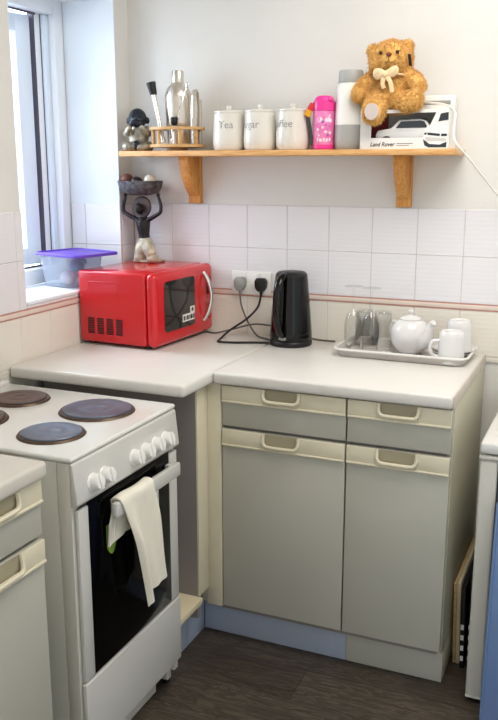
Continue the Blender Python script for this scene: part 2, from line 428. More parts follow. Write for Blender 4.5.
# ------------------------------------------------------------------ base units
ZD = .845
def front_panel(t, kind, plane, a0, a1, z0, z1, strip0, h0, h1, hz):
    """drawer or door front with a cream strip on top and a scooped pull; plane(a, d, z) gives world points"""
    def bx(m, a_lo, a_hi, d_lo, d_hi, zl, zh, bev=.0015):
        p, q = plane(a_lo, d_lo, zl), plane(a_hi, d_hi, zh)
        m.box([min(i, j) for i, j in zip(p, q)], [max(i, j) for i, j in zip(p, q)], bev)
    m = MB(); bx(m, a0, a1, 0, .017, z0, z1); p = m.build(kind, 'door_grey', t)
    m = MB()
    sgn = 1 if a1 > a0 else -1
    bx(m, a0, h0, .0172, .023, strip0, z1, .003); bx(m, h1, a1, .0172, .023, strip0, z1, .003)
    bx(m, h0, h1, .0172, .023, strip0, hz, .002)
    bx(m, a0, a1, .0175, .026, strip0-.001, strip0+.006, .003)
    m.build('trim_strip', 'cream', p)
    m = MB(); w = sgn*.012
    bx(m, h0, h1, .0172, .0185, hz, z1-.001, 0); m.slot(1)
    pts = [plane(h0-w*.2, .021, z1-.001), plane(h0-w*.1, .026, hz+.012), plane(h0+w*.6, .029, hz+.002), plane(h0+w*2, .030, hz),
           plane(h1-w*2, .030, hz), plane(h1-w*.6, .029, hz+.002), plane(h1+w*.1, .026, hz+.012), plane(h1+w*.2, .021, z1-.001)]
    m.tube(pts, .0055, 8, smooth=4)
    m.build('handle', ['cream_dark', 'cream'], p)
    return p

t = thing('base_cabinet', 'grey-green two-door base cabinet with two drawers and cream handle strips under the kettle', 'cabinet', (.93, -.28, 0))
m = MB(); m.box((.60, -.540, .105), (1.285, -.006, ZC-.0375)); m.build('carcass', 'taupe', t)
m = MB(); m.box((1.2855, -.540, .106), (1.2995, -.006, ZC-.0375), .001); m.box((1.2855, -.496, .001), (1.2995, -.006, .106), .001); m.build('side_panel', 'side_panel', t)
m = MB(); m.box((.5645, -.560, .118), (.617, -.5405, ZC-.0375), .003); m.box((.5385, -.548, .118), (.5640, -.5405, ZC-.0375), .004)
m.box((.5365, -.5400, .118), (.5600, -.50, ZC-.0375), .002); m.box((.5655, -.627, .177), (.5725, -.5605, ZC-.0375), .001)
m.build('corner_post', 'cream', t)
pb = lambda a, d, z: (a, -.541-d, z)
front_panel(t, 'drawer', pb, .6205, 1.0035, .7165, ZD-.0045, .790, .757, .862, .806)
front_panel(t, 'drawer', pb, 1.0085, 1.297, .7165, ZD-.0045, .790, 1.099, 1.206, .806)
front_panel(t, 'door', pb, .6205, 1.0035, .124, .7065, .655, .757, .862, .669)
front_panel(t, 'door', pb, 1.0085, 1.297, .124, .7065, .655, 1.099, 1.206, .669)
for a, b, k in ((.5315, 1.0080, 'kick_skylit'), (1.0090, 1.2990, 'door_grey')):
    m = MB(); m.box((a, -.512, .001), (b, -.498, .1045), .001); m.build('kickboard', k, t)

# open corner unit on the left run beside the cooker
t = thing('corner_unit', 'open narrow corner unit with taupe panel and cream ledge between cooker and cabinet', 'cabinet', (.3, -.62, 0))
m = MB(); m.box((.03, -.627, .1), (.5650, -.612, ZC-.0375)); m.build('back_panel', 'taupe', t)
m = MB(); m.box((.03, -.785, .156), (.583, -.6275, .176), .002); m.build('ledge', 'ledge', t)
for a, b in ((-.6265, -.5135), (-.77, -.6275)):
    m = MB(); m.box((.518, a, .001), (.5305, b, .155), .001); m.build('kickboard', 'kick_skylit', t)

# near drawer unit, bottom left of view
t = thing('base_cabinet', 'grey-green drawer unit with cream handle strips standing in front of the cooker', 'cabinet', (.3, -1.9, 0))
m = MB(); m.box((.03, -2.33, .105), (.582, -1.418, ZC-.0375)); m.build('carcass', 'taupe', t)
m = MB(); m.box((.03, -1.4175, .001), (.583, -1.4045, ZC-.0375), .001); m.build('side_panel', 'side_panel', t)
pl = lambda a, d, z: (.5835+d, a, z)
front_panel(t, 'drawer', pl, -1.405, -1.80, .7165, ZD-.0045, .790, -1.484, -1.600, .806)
front_panel(t, 'door', pl, -1.405, -1.80, .124, .7065, .655, -1.484, -1.600, .669)
front_panel(t, 'drawer', pl, -1.805, -2.32, .7165, ZD-.0045, .790, -1.99, -2.11, .806)
front_panel(t, 'door', pl, -1.805, -2.32, .124, .7065, .655, -1.99, -2.11, .669)
m = MB(); m.box((.518, -2.33, .001), (.5305, -1.4185, .1045), .001); m.build('kickboard', 'kick_skylit', t)

# ------------------------------------------------------------------ cooker
CY0, CY1 = -1.290, -.812
CF, CH = .604, .846            # door face, hob height
t = thing('electric_cooker', 'white freestanding electric cooker with four solid hotplates and black glass oven door', 'cooker', (.3, -1.06, 0))
m = MB(); m.box((.03, CY0, .05), (CF-.046, CY1, CH-.0145), .003); m.box((CF-.0455, CY0+.0005, .05), (CF-.011, CY0+.022, CH-.0145), .002); m.box((CF-.0455, CY1-.022, .05), (CF-.011, CY1-.0005, CH-.0145), .002)
m.box((CF-.0458, CY0+.02, .05), (CF-.040, CY1-.02, CH-.0145))
m.build('body', 'enamel_grey', t)
m = MB(); m.box((.03, CY0-.003, CH-.014), (CF-.004, CY1+.003, CH), .0065, 3)
m.box((.03, CY0-.002, CH-.004), (.045, CY1+.002, CH+.010), .004); m.build('hob_top', 'enamel', t)
for i, (x, y, r, mm) in enumerate(((.446, -.955, .090, 'hotplate_blue'), (.456, -1.165, .0725, 'hotplate_blue'), (.190, -.945, .0725, 'hotplate'), (.195, -1.155, .090, 'hotplate'))):
    T = Matrix.Translation((x, y, CH))
    m = MB(); m.lathe([(0, .0085), (r*.16, .0085), (r*.2, .0095), (r*.36, .0095), (r*.4, .0088), (r*.62, .0088), (r*.66, .0095), (r*.97, .0095), (r, .0075), (r, .0005), (0, .0005)], 48, T)
    h = m.build('hotplate', mm, t)
    m = MB(); m.lathe([(r+.0005, .0004), (r+.0005, .0055), (r+.006, .0055), (r+.010, .0004), (r+.0005, .0004)], 48, T); m.build('rim', 'hotplate_ring', h)
# control panel leaning slightly out at its foot
prof = [(CF-.0105, .730), (CF+.004, .730), (CF+.007, .736), (CF-.003, CH-.018), (CF-.007, CH-.0145), (CF-.0105, CH-.0145)]
Ty = Matrix(((1, 0, 0, 0), (0, 0, 1, CY0), (0, 1, 0, 0), (0, 0, 0, 1)))
m = MB(); m.prism(prof, CY1-CY0, Ty, .002); cp_ = m.build('control_panel', 'enamel_front_shaded', t)
for y, yp in ((-1.222, -1.232), (-1.174, -1.186), (-1.040, -1.064), (-.987, -1.004), (-.935, -.950), (-.884, -.898)):
    ax = Matrix.Translation((CF+.0015, y, .768)) @ Matrix.Rotation(math.radians(78), 4, 'Y')
    m = MB(); m.lathe([(0, 0), (.0225, 0), (.0225, .003), (.0195, .006), (.0182, .022), (.0165, .0245), (0, .0245)], 28, ax)
    m.box((-.0178, -.005, .018), (.0178, .005, .0285), .0015, 2, ax)
    k = m.build('control_knob', 'white_plastic', t)
    m = MB(); m.box((-.0262, -.0015, .0005), (-.0235, .0015, .0012), 0, 1, ax); m.build('dial_mark', 'letter', k)
    ax = Matrix.Translation((CF-.0035, yp, .7995)) @ Matrix.Rotation(math.radians(78), 4, 'Y')
    m = MB(); m.box((-.0016, 0, -.0008), (.0012, .014, .0008), 0, 1, ax); m.build('dial_print', 'grey_print', cp_)
# oven door
m = MB()
m.box((CF-.0098, CY0+.010, .286), (CF, CY0+.050, .718), .002); m.box((CF-.0098, CY1-.046, .286), (CF, CY1-.004, .718), .002)
m.box((CF-.0098, CY0+.03, .286), (CF-.006, CY1-.03, .700), .001)
d = m.build('oven_door', 'enamel_front_shaded', t)
m = MB(); m.box((CF-.0058, CY0+.0502, .286), (CF-.0012, CY1-.0462, .724), .001); m.build('glass_panel', 'oven_glass', d)
m = MB(); m.box((CF+.020, -1.176, .664), (CF+.035, -.858, .701), .004, 2)
m.box((CF+.0003, -.885, .668), (CF+.021, -.862, .696), .003); m.box((CF+.0003, -1.150, .668), (CF+.021, -1.128, .696), .003)
m.build('handle_bar', 'enamel_front_shaded', d)
m = MB(); m.slot(0).box((CF-.0011, -.962, .590), (CF-.0004, -.918, .668))
m.slot(1); m.box((CF-.0003, -.958, .650), (CF, -.928, .663)); m.box((CF-.0003, -.958, .625), (CF, -.935, .642)); m.box((CF-.0003, -.958, .600), (CF, -.930, .617))
m.build('energy_sticker', ['card', 'sticker_blue'], d)
m = MB(); m.box((CF-.0098, CY0+.006, .088), (CF+.003, CY1-.003, .281), .003, 3); m.build('warming_drawer', 'enamel_front_shaded', t)
m = MB(); m.box((CF-.08, CY0+.04, .002), (CF-.046, CY1-.070, .0495), .001); m.box((CF-.078, CY0+.04, .045), (CF-.062, CY1-.07, .075)); m.build('plinth', 'enamel_grey', t)
for y in (CY1-.012, CY0+.012):
    m = MB(); m.slot(0).box((CF-.057, y-.010, .012), (CF-.034, y+.010, .0498), .001); m.slot(1).lathe([(.012, 0), (.012, .0115), (0, .0115)], 16, Matrix.Translation((CF-.046, y, 0)))
    m.build('foot', ['enamel_grey', 'black_plastic'], t)
for y in (CY0+.03, CY1-.03):
    m = MB(); m.lathe([(.016, 0), (.016, .05), (0, .05)], 16, Matrix.Translation((.08, y, 0))); m.build('foot', 'black_plastic', t)

# tea towel folded over the oven handle
def cloth(rows, cols, fn, thick, name, mats, parent=None):
    b = bmesh.new(); g = [[b.verts.new(fn(i/(rows-1), j/(cols-1))) for j in range(cols)] for i in range(rows)]
    for i in range(rows-1):
        for j in range(cols-1): b.faces.new((g[i][j], g[i][j+1], g[i+1][j+1], g[i+1][j]))
    bmesh.ops.recalc_face_normals(b, faces=b.faces)
    bmesh.ops.solidify(b, geom=list(b.faces), thickness=thick)
    mb = MB(); mb.bm.free(); mb.bm = b; return mb.build(name, mats, parent, ang=80)
def lerp(a, b, t): return a+(b-a)*t
def towel_fn(s, w):
    # s: 0 = back hem, .22 = over the bar, 1 = front hem ; w: 0 = near edge, 1 = far edge
    yl, yr = -1.160, -1.012
    if s < .16:
        q = s/.16; return (.6445-.0325-.002*math.sin(w*9), lerp(yl+.006, yr-.006, w), lerp(.60, .699, q))
    if s < .28:
        q = (s-.16)/.12; a = PI-q*PI
        return (.660-.0325+.0165*math.cos(a), lerp(yl, yr, w), .7005+.009*math.sin(a)+.002*math.sin(w*7))
    q = (s-.28)/.72
    zl, zr = lerp(.70, .392, q), lerp(.696, .425, q)
    y = lerp(lerp(yl, -1.078, q**.8), lerp(yr, -.960, q), w)
    z = lerp(zl, zr, min(1, w*1.0)**.55)
    roll = math.exp(-((w-.10)/.13)**2)*.017*min(1, q*2.5)
    fold = .006*math.sin(w*8+1.2*q)*min(1, q*3)+.004*math.sin(w*17-2*q)*q
    return (.6765-.0325+roll+fold*.7+.004*q, y+.006*math.sin(q*5)*w, z)
o = cloth(44, 30, towel_fn, .0045, 'tea_towel', 'towel')
tag(o, 'cream tea towel folded over the oven door handle', 'towel')
t = thing('oven_mitt', 'pale cloth mitt with green edge hanging behind the tea towel on oven handle', 'oven mitt', (.65, -1.19, .57))
def mitt_fn(s, w):
    if s < .25:
        q = s/.25; a = q*PI*.9
        return (.6275+.0150*math.cos(a), lerp(-1.150, -1.120, w), .7012+.007*math.sin(a))
    q = (s-.25)/.75
    return (.6122+.003*math.sin(w*6+q*4), lerp(lerp(-1.150, -1.176, min(1, q*2)), lerp(-1.120, -1.098, min(1, q*2)), w), lerp(.7010, lerp(.588, .606, w), q))
cloth(30, 14, mitt_fn, .005, 'mitt_cloth', 'towel', t)
def green_fn(s, w): return (.6068+.001*math.sin(w*6), lerp(-1.172, -1.118, w), lerp(.640, .562+.04*(w-.35)**2*4, s))
cloth(12, 12, green_fn, .0025, 'green_edge', 'green', t)['label'] = 'green bound edge'

# ------------------------------------------------------------------ fridge, blue panel, boards
t = thing('small_fridge', 'low white fridge with overhanging top at the right of the base cabinet', 'fridge', (1.64, -.3, 0))
m = MB(); m.box((1.388, -.525, .03), (1.89, -.03, .737), .004); m.build('cabinet_body', 'enamel', t)
m = MB(); m.box((1.376, -.578, .7375), (1.90, -.02, .768), .006, 3); m.build('top_board', 'enamel', t)
m = MB(); m.box((1.376, -.572, .016), (1.422, -.530, .718), .008, 3); m.box((1.374, -.575, .7185), (1.424, -.530, .7325), .005, 3)
m.box((1.376, -.5725, .0135), (1.424, -.53, .022), .003)
d = m.build('door', 'enamel_grey', t)
m = MB(); m.box((1.4225, -.566, .016), (1.89, -.532, .731), .004); m.build('door_panel', 'fridge_dark', d)
for x, y in ((1.42, -.545), (1.86, -.545), (1.42, -.07), (1.86, -.07)):
    m = MB(); m.lathe([(.024, 0), (.024, .029), (0, .029)], 18, Matrix.Translation((x, y, 0))); m.build('foot', 'black_plastic', t)

T = Matrix.Translation((0, -.665, 0)) @ Matrix.Rotation(math.radians(-5.5), 4, 'X')
t = thing('leaning_board', 'blue upright board leaning on the fridge front at the right edge', 'board', (1.65, -.66, 0))
m = MB(); m.box((1.4335, -.012, .001), (1.90, .012, .625), .008, 3, T); m.build('board', 'blue_panel', t)
m = MB(); m.box((1.4300, -.0135, .003), (1.4375, .0135, .622), .004, 3, T); m.build('edge_trim', 'blue_panel', t)

T = Matrix.Translation((1.3095, 0, 0)) @ Matrix.Rotation(math.radians(-1.9), 4, 'Y')
t = thing('chopping_board', 'pale wooden board standing on edge in gap beside the base cabinet', 'chopping board', (1.31, -.2, 0))
m = MB(); m.box((.0005, -.395, .001), (.0095, -.04, .262), .002, 2, T); m.build('board', 'pale_wood', t)
m = MB(); m.box((.010, -.396, .001), (.0215, -.04, .265), .002, 2, T); m.build('facing', 'ledge', t)
t = thing('checked_tray', 'black tray with white squares standing between wooden board and fridge', 'tray', (1.345, -.2, 0))
T2 = Matrix.Translation((1.3370, 0, 0)) @ Matrix.Rotation(math.radians(-1.6), 4, 'Y')
m = MB(); m.box((-.003, -.415, .001), (.010, -.05, .262), .002, 2, T2); m.build('plate', 'checker_black', t)
m = MB()
for k in range(4):
    for q in range(7):
        m.box((-.0015, -.4165, .026+k*.034), (.0075, -.4152, .042+k*.034), 0, 1, T2) if q == 0 else None
m.build('square_marking', 'card', t)
t = thing('checked_tray', 'second black white-squared tray, nearest the fridge in the gap', 'tray', (1.362, -.2, 0))
T2 = Matrix.Translation((1.3575, 0, 0)) @ Matrix.Rotation(math.radians(-.8), 4, 'Y')
m = MB(); m.box((-.003, -.405, .001), (.010, -.05, .30), .002, 2, T2); m.build('plate', 'checker_black', t)
m = MB()
for k in range(4): m.box((-.0028, -.4062, .026+k*.034), (.0065, -.4052, .040+k*.034), 0, 1, T2)
m.build('square_marking', 'card', t)

# ------------------------------------------------------------------ shelf
SZ = 1.527
t = thing('wall_shelf', 'long pine wall shelf on two wooden brackets above the tiles', 'shelf', (.64, 0, 1.342))
m = MB(); m.box((.060, -.190, SZ-.024), (1.197, .0055, SZ-.006), .003); m.build('shelf_board', 'pine', t)
for x in (.237, .990):
    m = MB(); m.box((x, -.016, 1.342), (x+.047, .0055, 1.5025), .002)
    br = m.build('bracket', 'pine_v', t)
    pts = [(-.016, 1.5025), (-.095, 1.5025), (-.097, 1.490)]
    for k in range(1, 10):
        q = k/9; a = q*PI/2
        pts.append((-.097+.077*(1-math.cos(a))*.55+.077*q*.45, 1.490-.120*(math.sin(a)*.45+q*.55)))
    pts.append((-.016, 1.366))
    Tx = Matrix(((0, 0, 1, x+.005), (1, 0, 0, 0), (0, 1, 0, 0), (0, 0, 0, 1)))
    m = MB(); m.prism(pts, .037, Tx, .001); m.build('brace', 'pine_v', br)

# ------------------------------------------------------------------ shelf: seated monk figurine
x, y = .093, -.110
t = thing('seated_figurine', 'small seated child-monk figurine in silver robe, hands over its dark face', 'figurine', (x, y, SZ+.0005), .30)
def robe(m):
    m.ell((0, .006, .045), (.036, .028, .046)); m.ell((0, .002, .074), (.029, .022, .018))
    for s in (-1, 1):
        m.tube([(s*.018, .004, .016), (s*.043, -.016, .016), (s*.030, -.034, .014), (s*.002, -.036, .012)], [.019, .017, .014, .011], 12, smooth=3)
        m.tube([(s*.027, .002, .080), (s*.039, -.014, .058), (s*.027, -.030, .072), (s*.016, -.034, .084)], [.011, .0125, .010, .008], 10, smooth=3)
    m.box((-.045, -.034, 0), (.045, .028, .010), .004)
T = L(t)
b = blob(robe, .003, 3); bmesh.ops.transform(b.bm, matrix=T, verts=b.bm.verts); b.build('robe', 'silver_resin', t, 60)
def head(m):
    m.ell((0, -.002, .110), (.0320, .031, .0345)); m.ell((0, -.012, .100), (.025, .022, .022))
    for s in (-1, 1):
        m.ell((s*.034, .002, .103), (.0075, .007, .012)); m.ell((s*.011, -.030, .116), (.007, .004, .003))
        m.tube([(s*.019, -.030, .086), (s*.010, -.035, .094), (-s*.006, -.036, .097)], [.0085, .0085, .007], 10, smooth=3)
    m.ell((0, -.0335, .106), (.0045, .005, .006))
b = blob(head, .0022, 2); bmesh.ops.transform(b.bm, matrix=T, verts=b.bm.verts); b.build('head', 'navy_black', t, 60)
m = MB(); m.ell((0, -.0335, .018), (.013, .016, .0175)); bmesh.ops.transform(m.bm, matrix=T, verts=m.bm.verts); m.build('sash', 'navy_black', t)

# ------------------------------------------------------------------ cocktail set
x, y = .240, -.098
t = thing('cocktail_stand', 'round wooden cocktail-tool stand with two rings and posts beside the figurine', 'bar tool stand', (x, y, SZ))
T = L(t)
def ring(m, z, r0, r1, h): m.lathe([(r0, z), (r1, z), (r1, z+h), (r0, z+h), (r0, z)], 40, T, sx=1, sy=.84)
m = MB(); m.lathe([(.098, .0125), (.098, .0215), (.096, .0225), (0, .0225), (0, .0125)], 40, T, sy=.84)
m.build('base_ring', 'rack_wood', t)
m = MB(); m.lathe([(.035, .0002), (.035, .0122), (0, .0122)], 30, T); m.build('pedestal', 'rack_wood', t)
m = MB(); ring(m, .070, .068, .098, .009); m.build('top_ring', 'rack_wood', t)
for a in (200, 245, 300, 345, 70, 120):
    px, py = .084*math.cos(math.radians(a)), .0705*math.sin(math.radians(a))
    m = MB(); m.lathe([(.0062, .0227), (.0062, .0698)], 14, T @ Matrix.Translation((px, py, 0))); m.build('post', 'rack_wood', t)
t = thing('cocktail_shaker', 'tall polished steel cocktail shaker standing in wooden stand', 'cocktail shaker', (x, y+.012, SZ+.0227))
T = L(t)
m = MB(); m.lathe([(0, 0), (.036, 0), (.038, .003), (.0445, .118), (.0455, .150), (.0455, .153)], 40, T); m.build('body', 'steel', t)
m = MB(); m.lathe([(.0457, .1532), (.0457, .157), (.043, .172), (.034, .188), (.024, .197), (.0215, .203), (0, .203)], 40, T); c = m.build('shoulder', 'steel', t)
m = MB(); m.lathe([(.0205, .2032), (.0205, .238), (.019, .241), (0, .241)], 32, T); m.build('cap', 'steel', t)
t = thing('muddler', 'steel muddler with black rubber end leaning in the wooden stand', 'muddler', (.207, -.155, SZ+.023))
m = MB(); m.tube([(.209, -.151, SZ+.0285), (.172, -.147, 1.712)], .0075, 14); m.build('rod', 'steel', t)
m = MB(); m.tube([(.1722, -.1472, 1.7115), (.1705, -.147, 1.7195), (.162, -.146, 1.751)], [.011, .0125, .0165], 18); m.build('rubber_end', 'black_plastic', t)
t = thing('bar_spoon', 'thin twisted bar spoon slanting across the shaker', 'bar spoon', (.26, -.15, SZ+.023))
pts = []
for k in range(40):
    q = k/39; pts.append((lerp(.236, .299, q)+.0012*math.cos(k*1.7), -.145+.0012*math.sin(k*1.7), lerp(SZ+.026, 1.733, q)))
m = MB(); m.tube(pts, .0022, 8); m.ell((.301, -.145, 1.739), (.006, .003, .009)); m.build('spoon_handle', 'chrome', t)
t = thing('pouring_spout', 'small steel pourer with black stopper standing in front of the shaker', 'pourer', (.252, -.165, SZ+.0227))
T = Matrix.Translation((.258, -.160, SZ+.0227))
m = MB(); m.lathe([(.006, 0), (.006, .055), (.004, .06), (0, .06)], 14, T); m.build('tube', 'steel', t)
m = MB(); m.lathe([(.008, .0602), (.0115, .0655), (.0135, .084), (.012, .087), (0, .087)], 18, T); m.build('stopper', 'black_plastic', t)
t = thing('ice_tongs', 'pair of steel ice tongs upright at right of the shaker', 'tongs', (.308, -.09, SZ+.023))
m = MB()
for s in (-1, 1):
    m.tube([(.309, -.092+s*.013, SZ+.0235), (.309, -.092+s*.015, 1.66), (.308, -.092+s*.010, 1.71), (.308, -.092, 1.727)], [.010, .011, .010, .008], 8, flat=.2, up=(0, 1, 0), smooth=4)
m.build('blades', 'steel', t)
t = thing('bottle_opener', 'flat steel bar tool upright at the far right of the wooden stand', 'bottle opener', (.3, -.06, SZ+.023))
m = MB(); m.box((.294, -.052, SZ+.0232), (.300, -.026, 1.70), .002); m.build('blade', 'steel', t)

# ------------------------------------------------------------------ canisters
def wrap(me, r, a0, z0, c, rz=None):
    for v in me.vertices:
        a = a0+v.co.x/r; rr = (rz(v.co.y+z0) if rz else r)+.0006+v.co.z
        v.co = Vector((c[0]+rr*math.cos(a), c[1]+rr*math.sin(a), c[2]+z0+v.co.y))
    return me
CP = [(0, 0), (.044, 0), (.049, .002), (.0535, .012), (.0550, .030), (.0545, .050), (.0515, .085), (.0500, .112), (.0495, .119)]
def rz_of(z):
    for (r0, z0), (r1, z1) in zip(CP, CP[1:]):
        if z0 <= z <= z1 and z1 > z0: return lerp(r0, r1, (z-z0)/(z1-z0))
    return .05
for word, x, endx, lab in (('Tea', .441, .013, 'white ceramic canister lettered Tea, beside the cocktail stand'), ('Sugar', .5525, -.004, 'white ceramic canister lettered Sugar, between the Tea and Coffee canisters'),
                     ('Coffee', .6665, -.002, 'white ceramic canister lettered Coffee, next to the pink flask')):
    y = -.108
    t = thing('storage_canister', lab, 'canister', (x, y, SZ), 0, 'canisters on the shelf'); T = L(t)
    m = MB(); m.lathe(CP+[(.0475, .119), (.046, .112), (0, .112)], 48, T); b = m.build('jar', 'ceramic', t)
    m = MB(); m.lathe([(0, .1194), (.0498, .1194), (.0505, .121), (.0500, .126), (.030, .129), (.008, .130), (.0065, .133), (.0085, .138), (.0080, .142), (.004, .1445), (0, .1445)], 40, T)
    m.build('lid', 'ceramic', t)
    me = text_mesh(word, .034, bold=-.0001); w = max(v.co.x for v in me.vertices)
    a = face_cam(x, y)
    wrap(me, .053, a+(endx-w)/.053, .070, (x, y, SZ), rz_of)
    m = MB(); m.mesh(me); m.build('lettering', 'letter', b, smooth=False)

# ------------------------------------------------------------------ pink flask
x, y = .772, -.110
t = thing('drink_flask', 'small hot-pink drinking flask with white printed motifs beside the Coffee canister', 'flask', (x, y, SZ)); T = L(t)
R = .0345
m = MB(); m.slot(1).lathe([(0, 0), (R-.004, 0), (R, .004), (R, .016)], 40, T); m.slot(0).lathe([(R-.0001, .0158), (R, .016), (R+.0006, .118), (R-.002, .119), (0, .119)], 40, T)
b = m.build('body', ['pink_pale', 'pink'], t)
m = MB(); m.lathe([(0, .1192), (R+.001, .1192), (R+.001, .146), (R-.003, .151)], 40, T)
m.lathe([(R-.003, .1505), (R-.006, .158), (R-.012, .164), (.010, .166), (0, .166)], 40, T)
m.box((-.006, -R-.006, .148), (.010, -R+.012, .157), .003, 2, T @ Matrix.Rotation(.9, 4, 'Z'))
ld = m.build('lid', 'pink', t)
a = face_cam(x, y)
def flat(poly):
    me = bpy.data.meshes.new('f'); me.from_pydata([(p[0], p[1], 0) for p in poly], [], [list(range(len(poly)))]); return me
def disc(cx, cy, r, n=14, sy=1): return [(cx+r*math.cos(2*PI*k/n), cy+sy*r*math.sin(2*PI*k/n)) for k in range(n)]
def star(cx, cy, r): return [(cx+(r if k % 2 == 0 else r*.45)*math.cos(PI/2+k*PI/5), cy+(r if k % 2 == 0 else r*.45)*math.sin(PI/2+k*PI/5)) for k in range(10)]
m = MB()
for p in [disc(-.013, .092, .0085), disc(.008, .090, .006), disc(.014, .093, .0075), disc(.020, .089, .006), star(-.004, .068, .006), star(.018, .104, .005), disc(-.02, .062, .004), star(.020, .052, .007), disc(.005, .055, .005, 14, .7), star(-.016, .044, .005),
          [(-.022, .026), (-.017, .026), (-.017, .038), (-.022, .038)], [(-.014, .025), (-.006, .025), (-.006, .033), (-.014, .035)], [(-.003, .026), (.003, .026), (.003, .037), (-.003, .036)], [(.006, .025), (.013, .025), (.012, .036), (.006, .034)], [(.015, .027), (.022, .027), (.022, .038), (.016, .036)]]:
    m.mesh(wrap(flat(p), R, a, 0, (x, y, SZ)))
m.build('white_motifs', 'print_white', b, smooth=False)
m = MB()
for p in [disc(-.004, .085, .0045), star(.006, .075, .005), [(-.014, .054), (.0, .066), (.002, .064), (-.012, .052)], [(.008, .062), (.018, .074), (.020, .072), (.010, .060)], [(-.023, .074), (-.012, .078), (-.012, .080), (-.023, .076)], disc(.012, .044, .004)]:
    m.mesh(wrap(flat(p), R, a, 0, (x, y, SZ)))
m.build('purple_motifs', 'print_purple', b, smooth=False)
m = MB(); m.tube([(x-.024, y-.022, SZ+.140), (x-.038, y-.02, SZ+.120), (x-.046, y-.018, SZ+.098), (x-.040, y-.016, SZ+.06), (x-.033, y-.016, SZ+.014)], .0065, 8, flat=.45, up=(0, 1, 0), smooth=5)
m.build('strap', 'strap_dark', ld)
m = MB(); m.tube([(x-.028, y-.026, SZ+.140), (x-.040, y-.026, SZ+.122)], .010, 8, flat=.3, up=(0, 1, 0)); m.build('strap_red_end', 'strap_red', ld)['label'] = 'red end of strap'
m = MB(); m.tube([(x-.040, y-.0265, SZ+.1215), (x-.049, y-.0255, SZ+.104)], .0105, 8, flat=.3, up=(0, 1, 0)); m.build('strap_clip', 'orange', ld)['label'] = 'orange clip'

# ------------------------------------------------------------------ white and grey bottle
x, y = .854, -.100
t = thing('tall_bottle', 'tall white bottle with grey base and grey cap behind the teddy bear', 'bottle', (x, y, SZ)); T = L(t)
m = MB(); m.slot(1).lathe([(0, 0), (.041, 0), (.0445, .004), (.0475, .020), (.0470, .075)], 40, T)
m.slot(0).lathe([(.0470, .0752), (.0440, .185), (.0415, .196), (.036, .200), (0, .200)], 40, T)
m.build('body', ['bottle_white', 'bottle_grey'], t)
m = MB(); m.lathe([(0, .2002), (.037, .2002), (.0385, .204), (.0385, .232), (.036, .238), (0, .239)], 40, T); m.build('cap', 'bottle_grey', t)

# ------------------------------------------------------------------ toy car box and car
BX0, BX1, BY0, BY1, BZ1 = .908, 1.176, -.168, -.058, 1.641
t = thing('toy_car_box', 'white cardboard toy-car box with open window, teddy bear sitting on top', 'box', (1.04, -.11, SZ))
e = .0015
m = MB()
m.slot(0)
m.box((BX0, BY0, SZ), (BX1, BY1, SZ+e)); m.box((BX0, BY1-e, SZ+e), (BX1, BY1, BZ1)); m.box((BX0, BY0, SZ+e), (BX0+e, BY1-e, BZ1)); m.box((BX1-e, BY0, SZ+e), (BX1, BY1-e, BZ1))
m.box((BX0+.0, BY0+.0, BZ1-e), (BX1, BY1, BZ1))
m.box((BX0+e, BY0, SZ+e), (BX1-e, BY0+e, SZ+.033)); m.box((BX0+e, BY0, SZ+.033), (BX0+.034, BY0+e, BZ1-e)); m.box((BX0+.034, BY0, BZ1-.010), (BX1-e, BY0+e, BZ1-e))
TF = Matrix(((1, 0, 0, 0), (0, 0, 1, BY0), (0, 1, 0, 0), (0, 0, 0, 1)))
m.prism([(1.104, SZ+.033), (1.174, SZ+.033), (1.174, BZ1-.010), (1.137, BZ1-.010)], e, TF)
m.slot(1).box((BX0+e*2, BY1-2*e-.001, SZ+e), (BX1-e*2, BY1-e-.0005, BZ1-e*2))
m.slot(2).box((BX0+e*2, BY1-2*e-.004, SZ+e), (BX0+.060, BY1-2*e-.0012, BZ1-e*2))
bxo = m.build('card_shell', ['card', 'card_grey', 'card_red'], t)
def front_shape(m, poly, d): m.prism(poly, .0003, TF @ Matrix.Translation((0, 0, -d)))
me = text_mesh('Land Rover', .0172, shear=.25, bold=.0003); w = max(v.co.x for v in me.vertices)
m = MB(); m.mesh(me, Matrix(((.077/w, 0, 0, .940), (0, 0, -1, BY0-.0006), (0, 1, 0, SZ+.0085), (0, 0, 0, 1)))); m.build('lettering', 'black_print', bxo, smooth=False)
m = MB(); m.box((1.022, BY0-.0006, SZ+.015), (1.072, BY0-.0002, SZ+.0172)); m.box((1.022, BY0-.0006, SZ+.0095), (1.060, BY0-.0002, SZ+.0113)); m.build('small_print', 'grey_print', bxo, smooth=False)
# printed picture of a car front on the right corner
m = MB()
m.slot(0); front_shape(m, [(1.100, SZ+.012), (1.112, SZ+.003), (1.172, SZ+.003), (1.172, SZ+.070), (1.150, SZ+.074), (1.112, SZ+.066), (1.101, SZ+.045)], .0004)
m.slot(1); front_shape(m, [(1.101, SZ+.028), (1.106, SZ+.010), (1.118, SZ+.004), (1.170, SZ+.004), (1.171, SZ+.020), (1.150, SZ+.012), (1.120, SZ+.014)], .0008)
front_shape(m, [(1.113, SZ+.047), (1.150, SZ+.043), (1.150, SZ+.036), (1.114, SZ+.040)], .0008)
front_shape(m, [(1.104, SZ+.046), (1.111, SZ+.047), (1.111, SZ+.041), (1.104, SZ+.041)], .0008); front_shape(m, [(1.154, SZ+.043), (1.171, SZ+.043), (1.171, SZ+.036), (1.154, SZ+.036)], .0008)
front_shape(m, [(1.144, SZ+.078), (1.150, SZ+.100), (1.173, SZ+.104), (1.173, SZ+.082)], .0008)
m.slot(2); front_shape(m, [(1.108, SZ+.034), (1.168, SZ+.030), (1.168, SZ+.022), (1.110, SZ+.022)], .0006)
m.build('car_picture', ['car_white', 'car_dark', 'card_grey'], bxo, smooth=False)

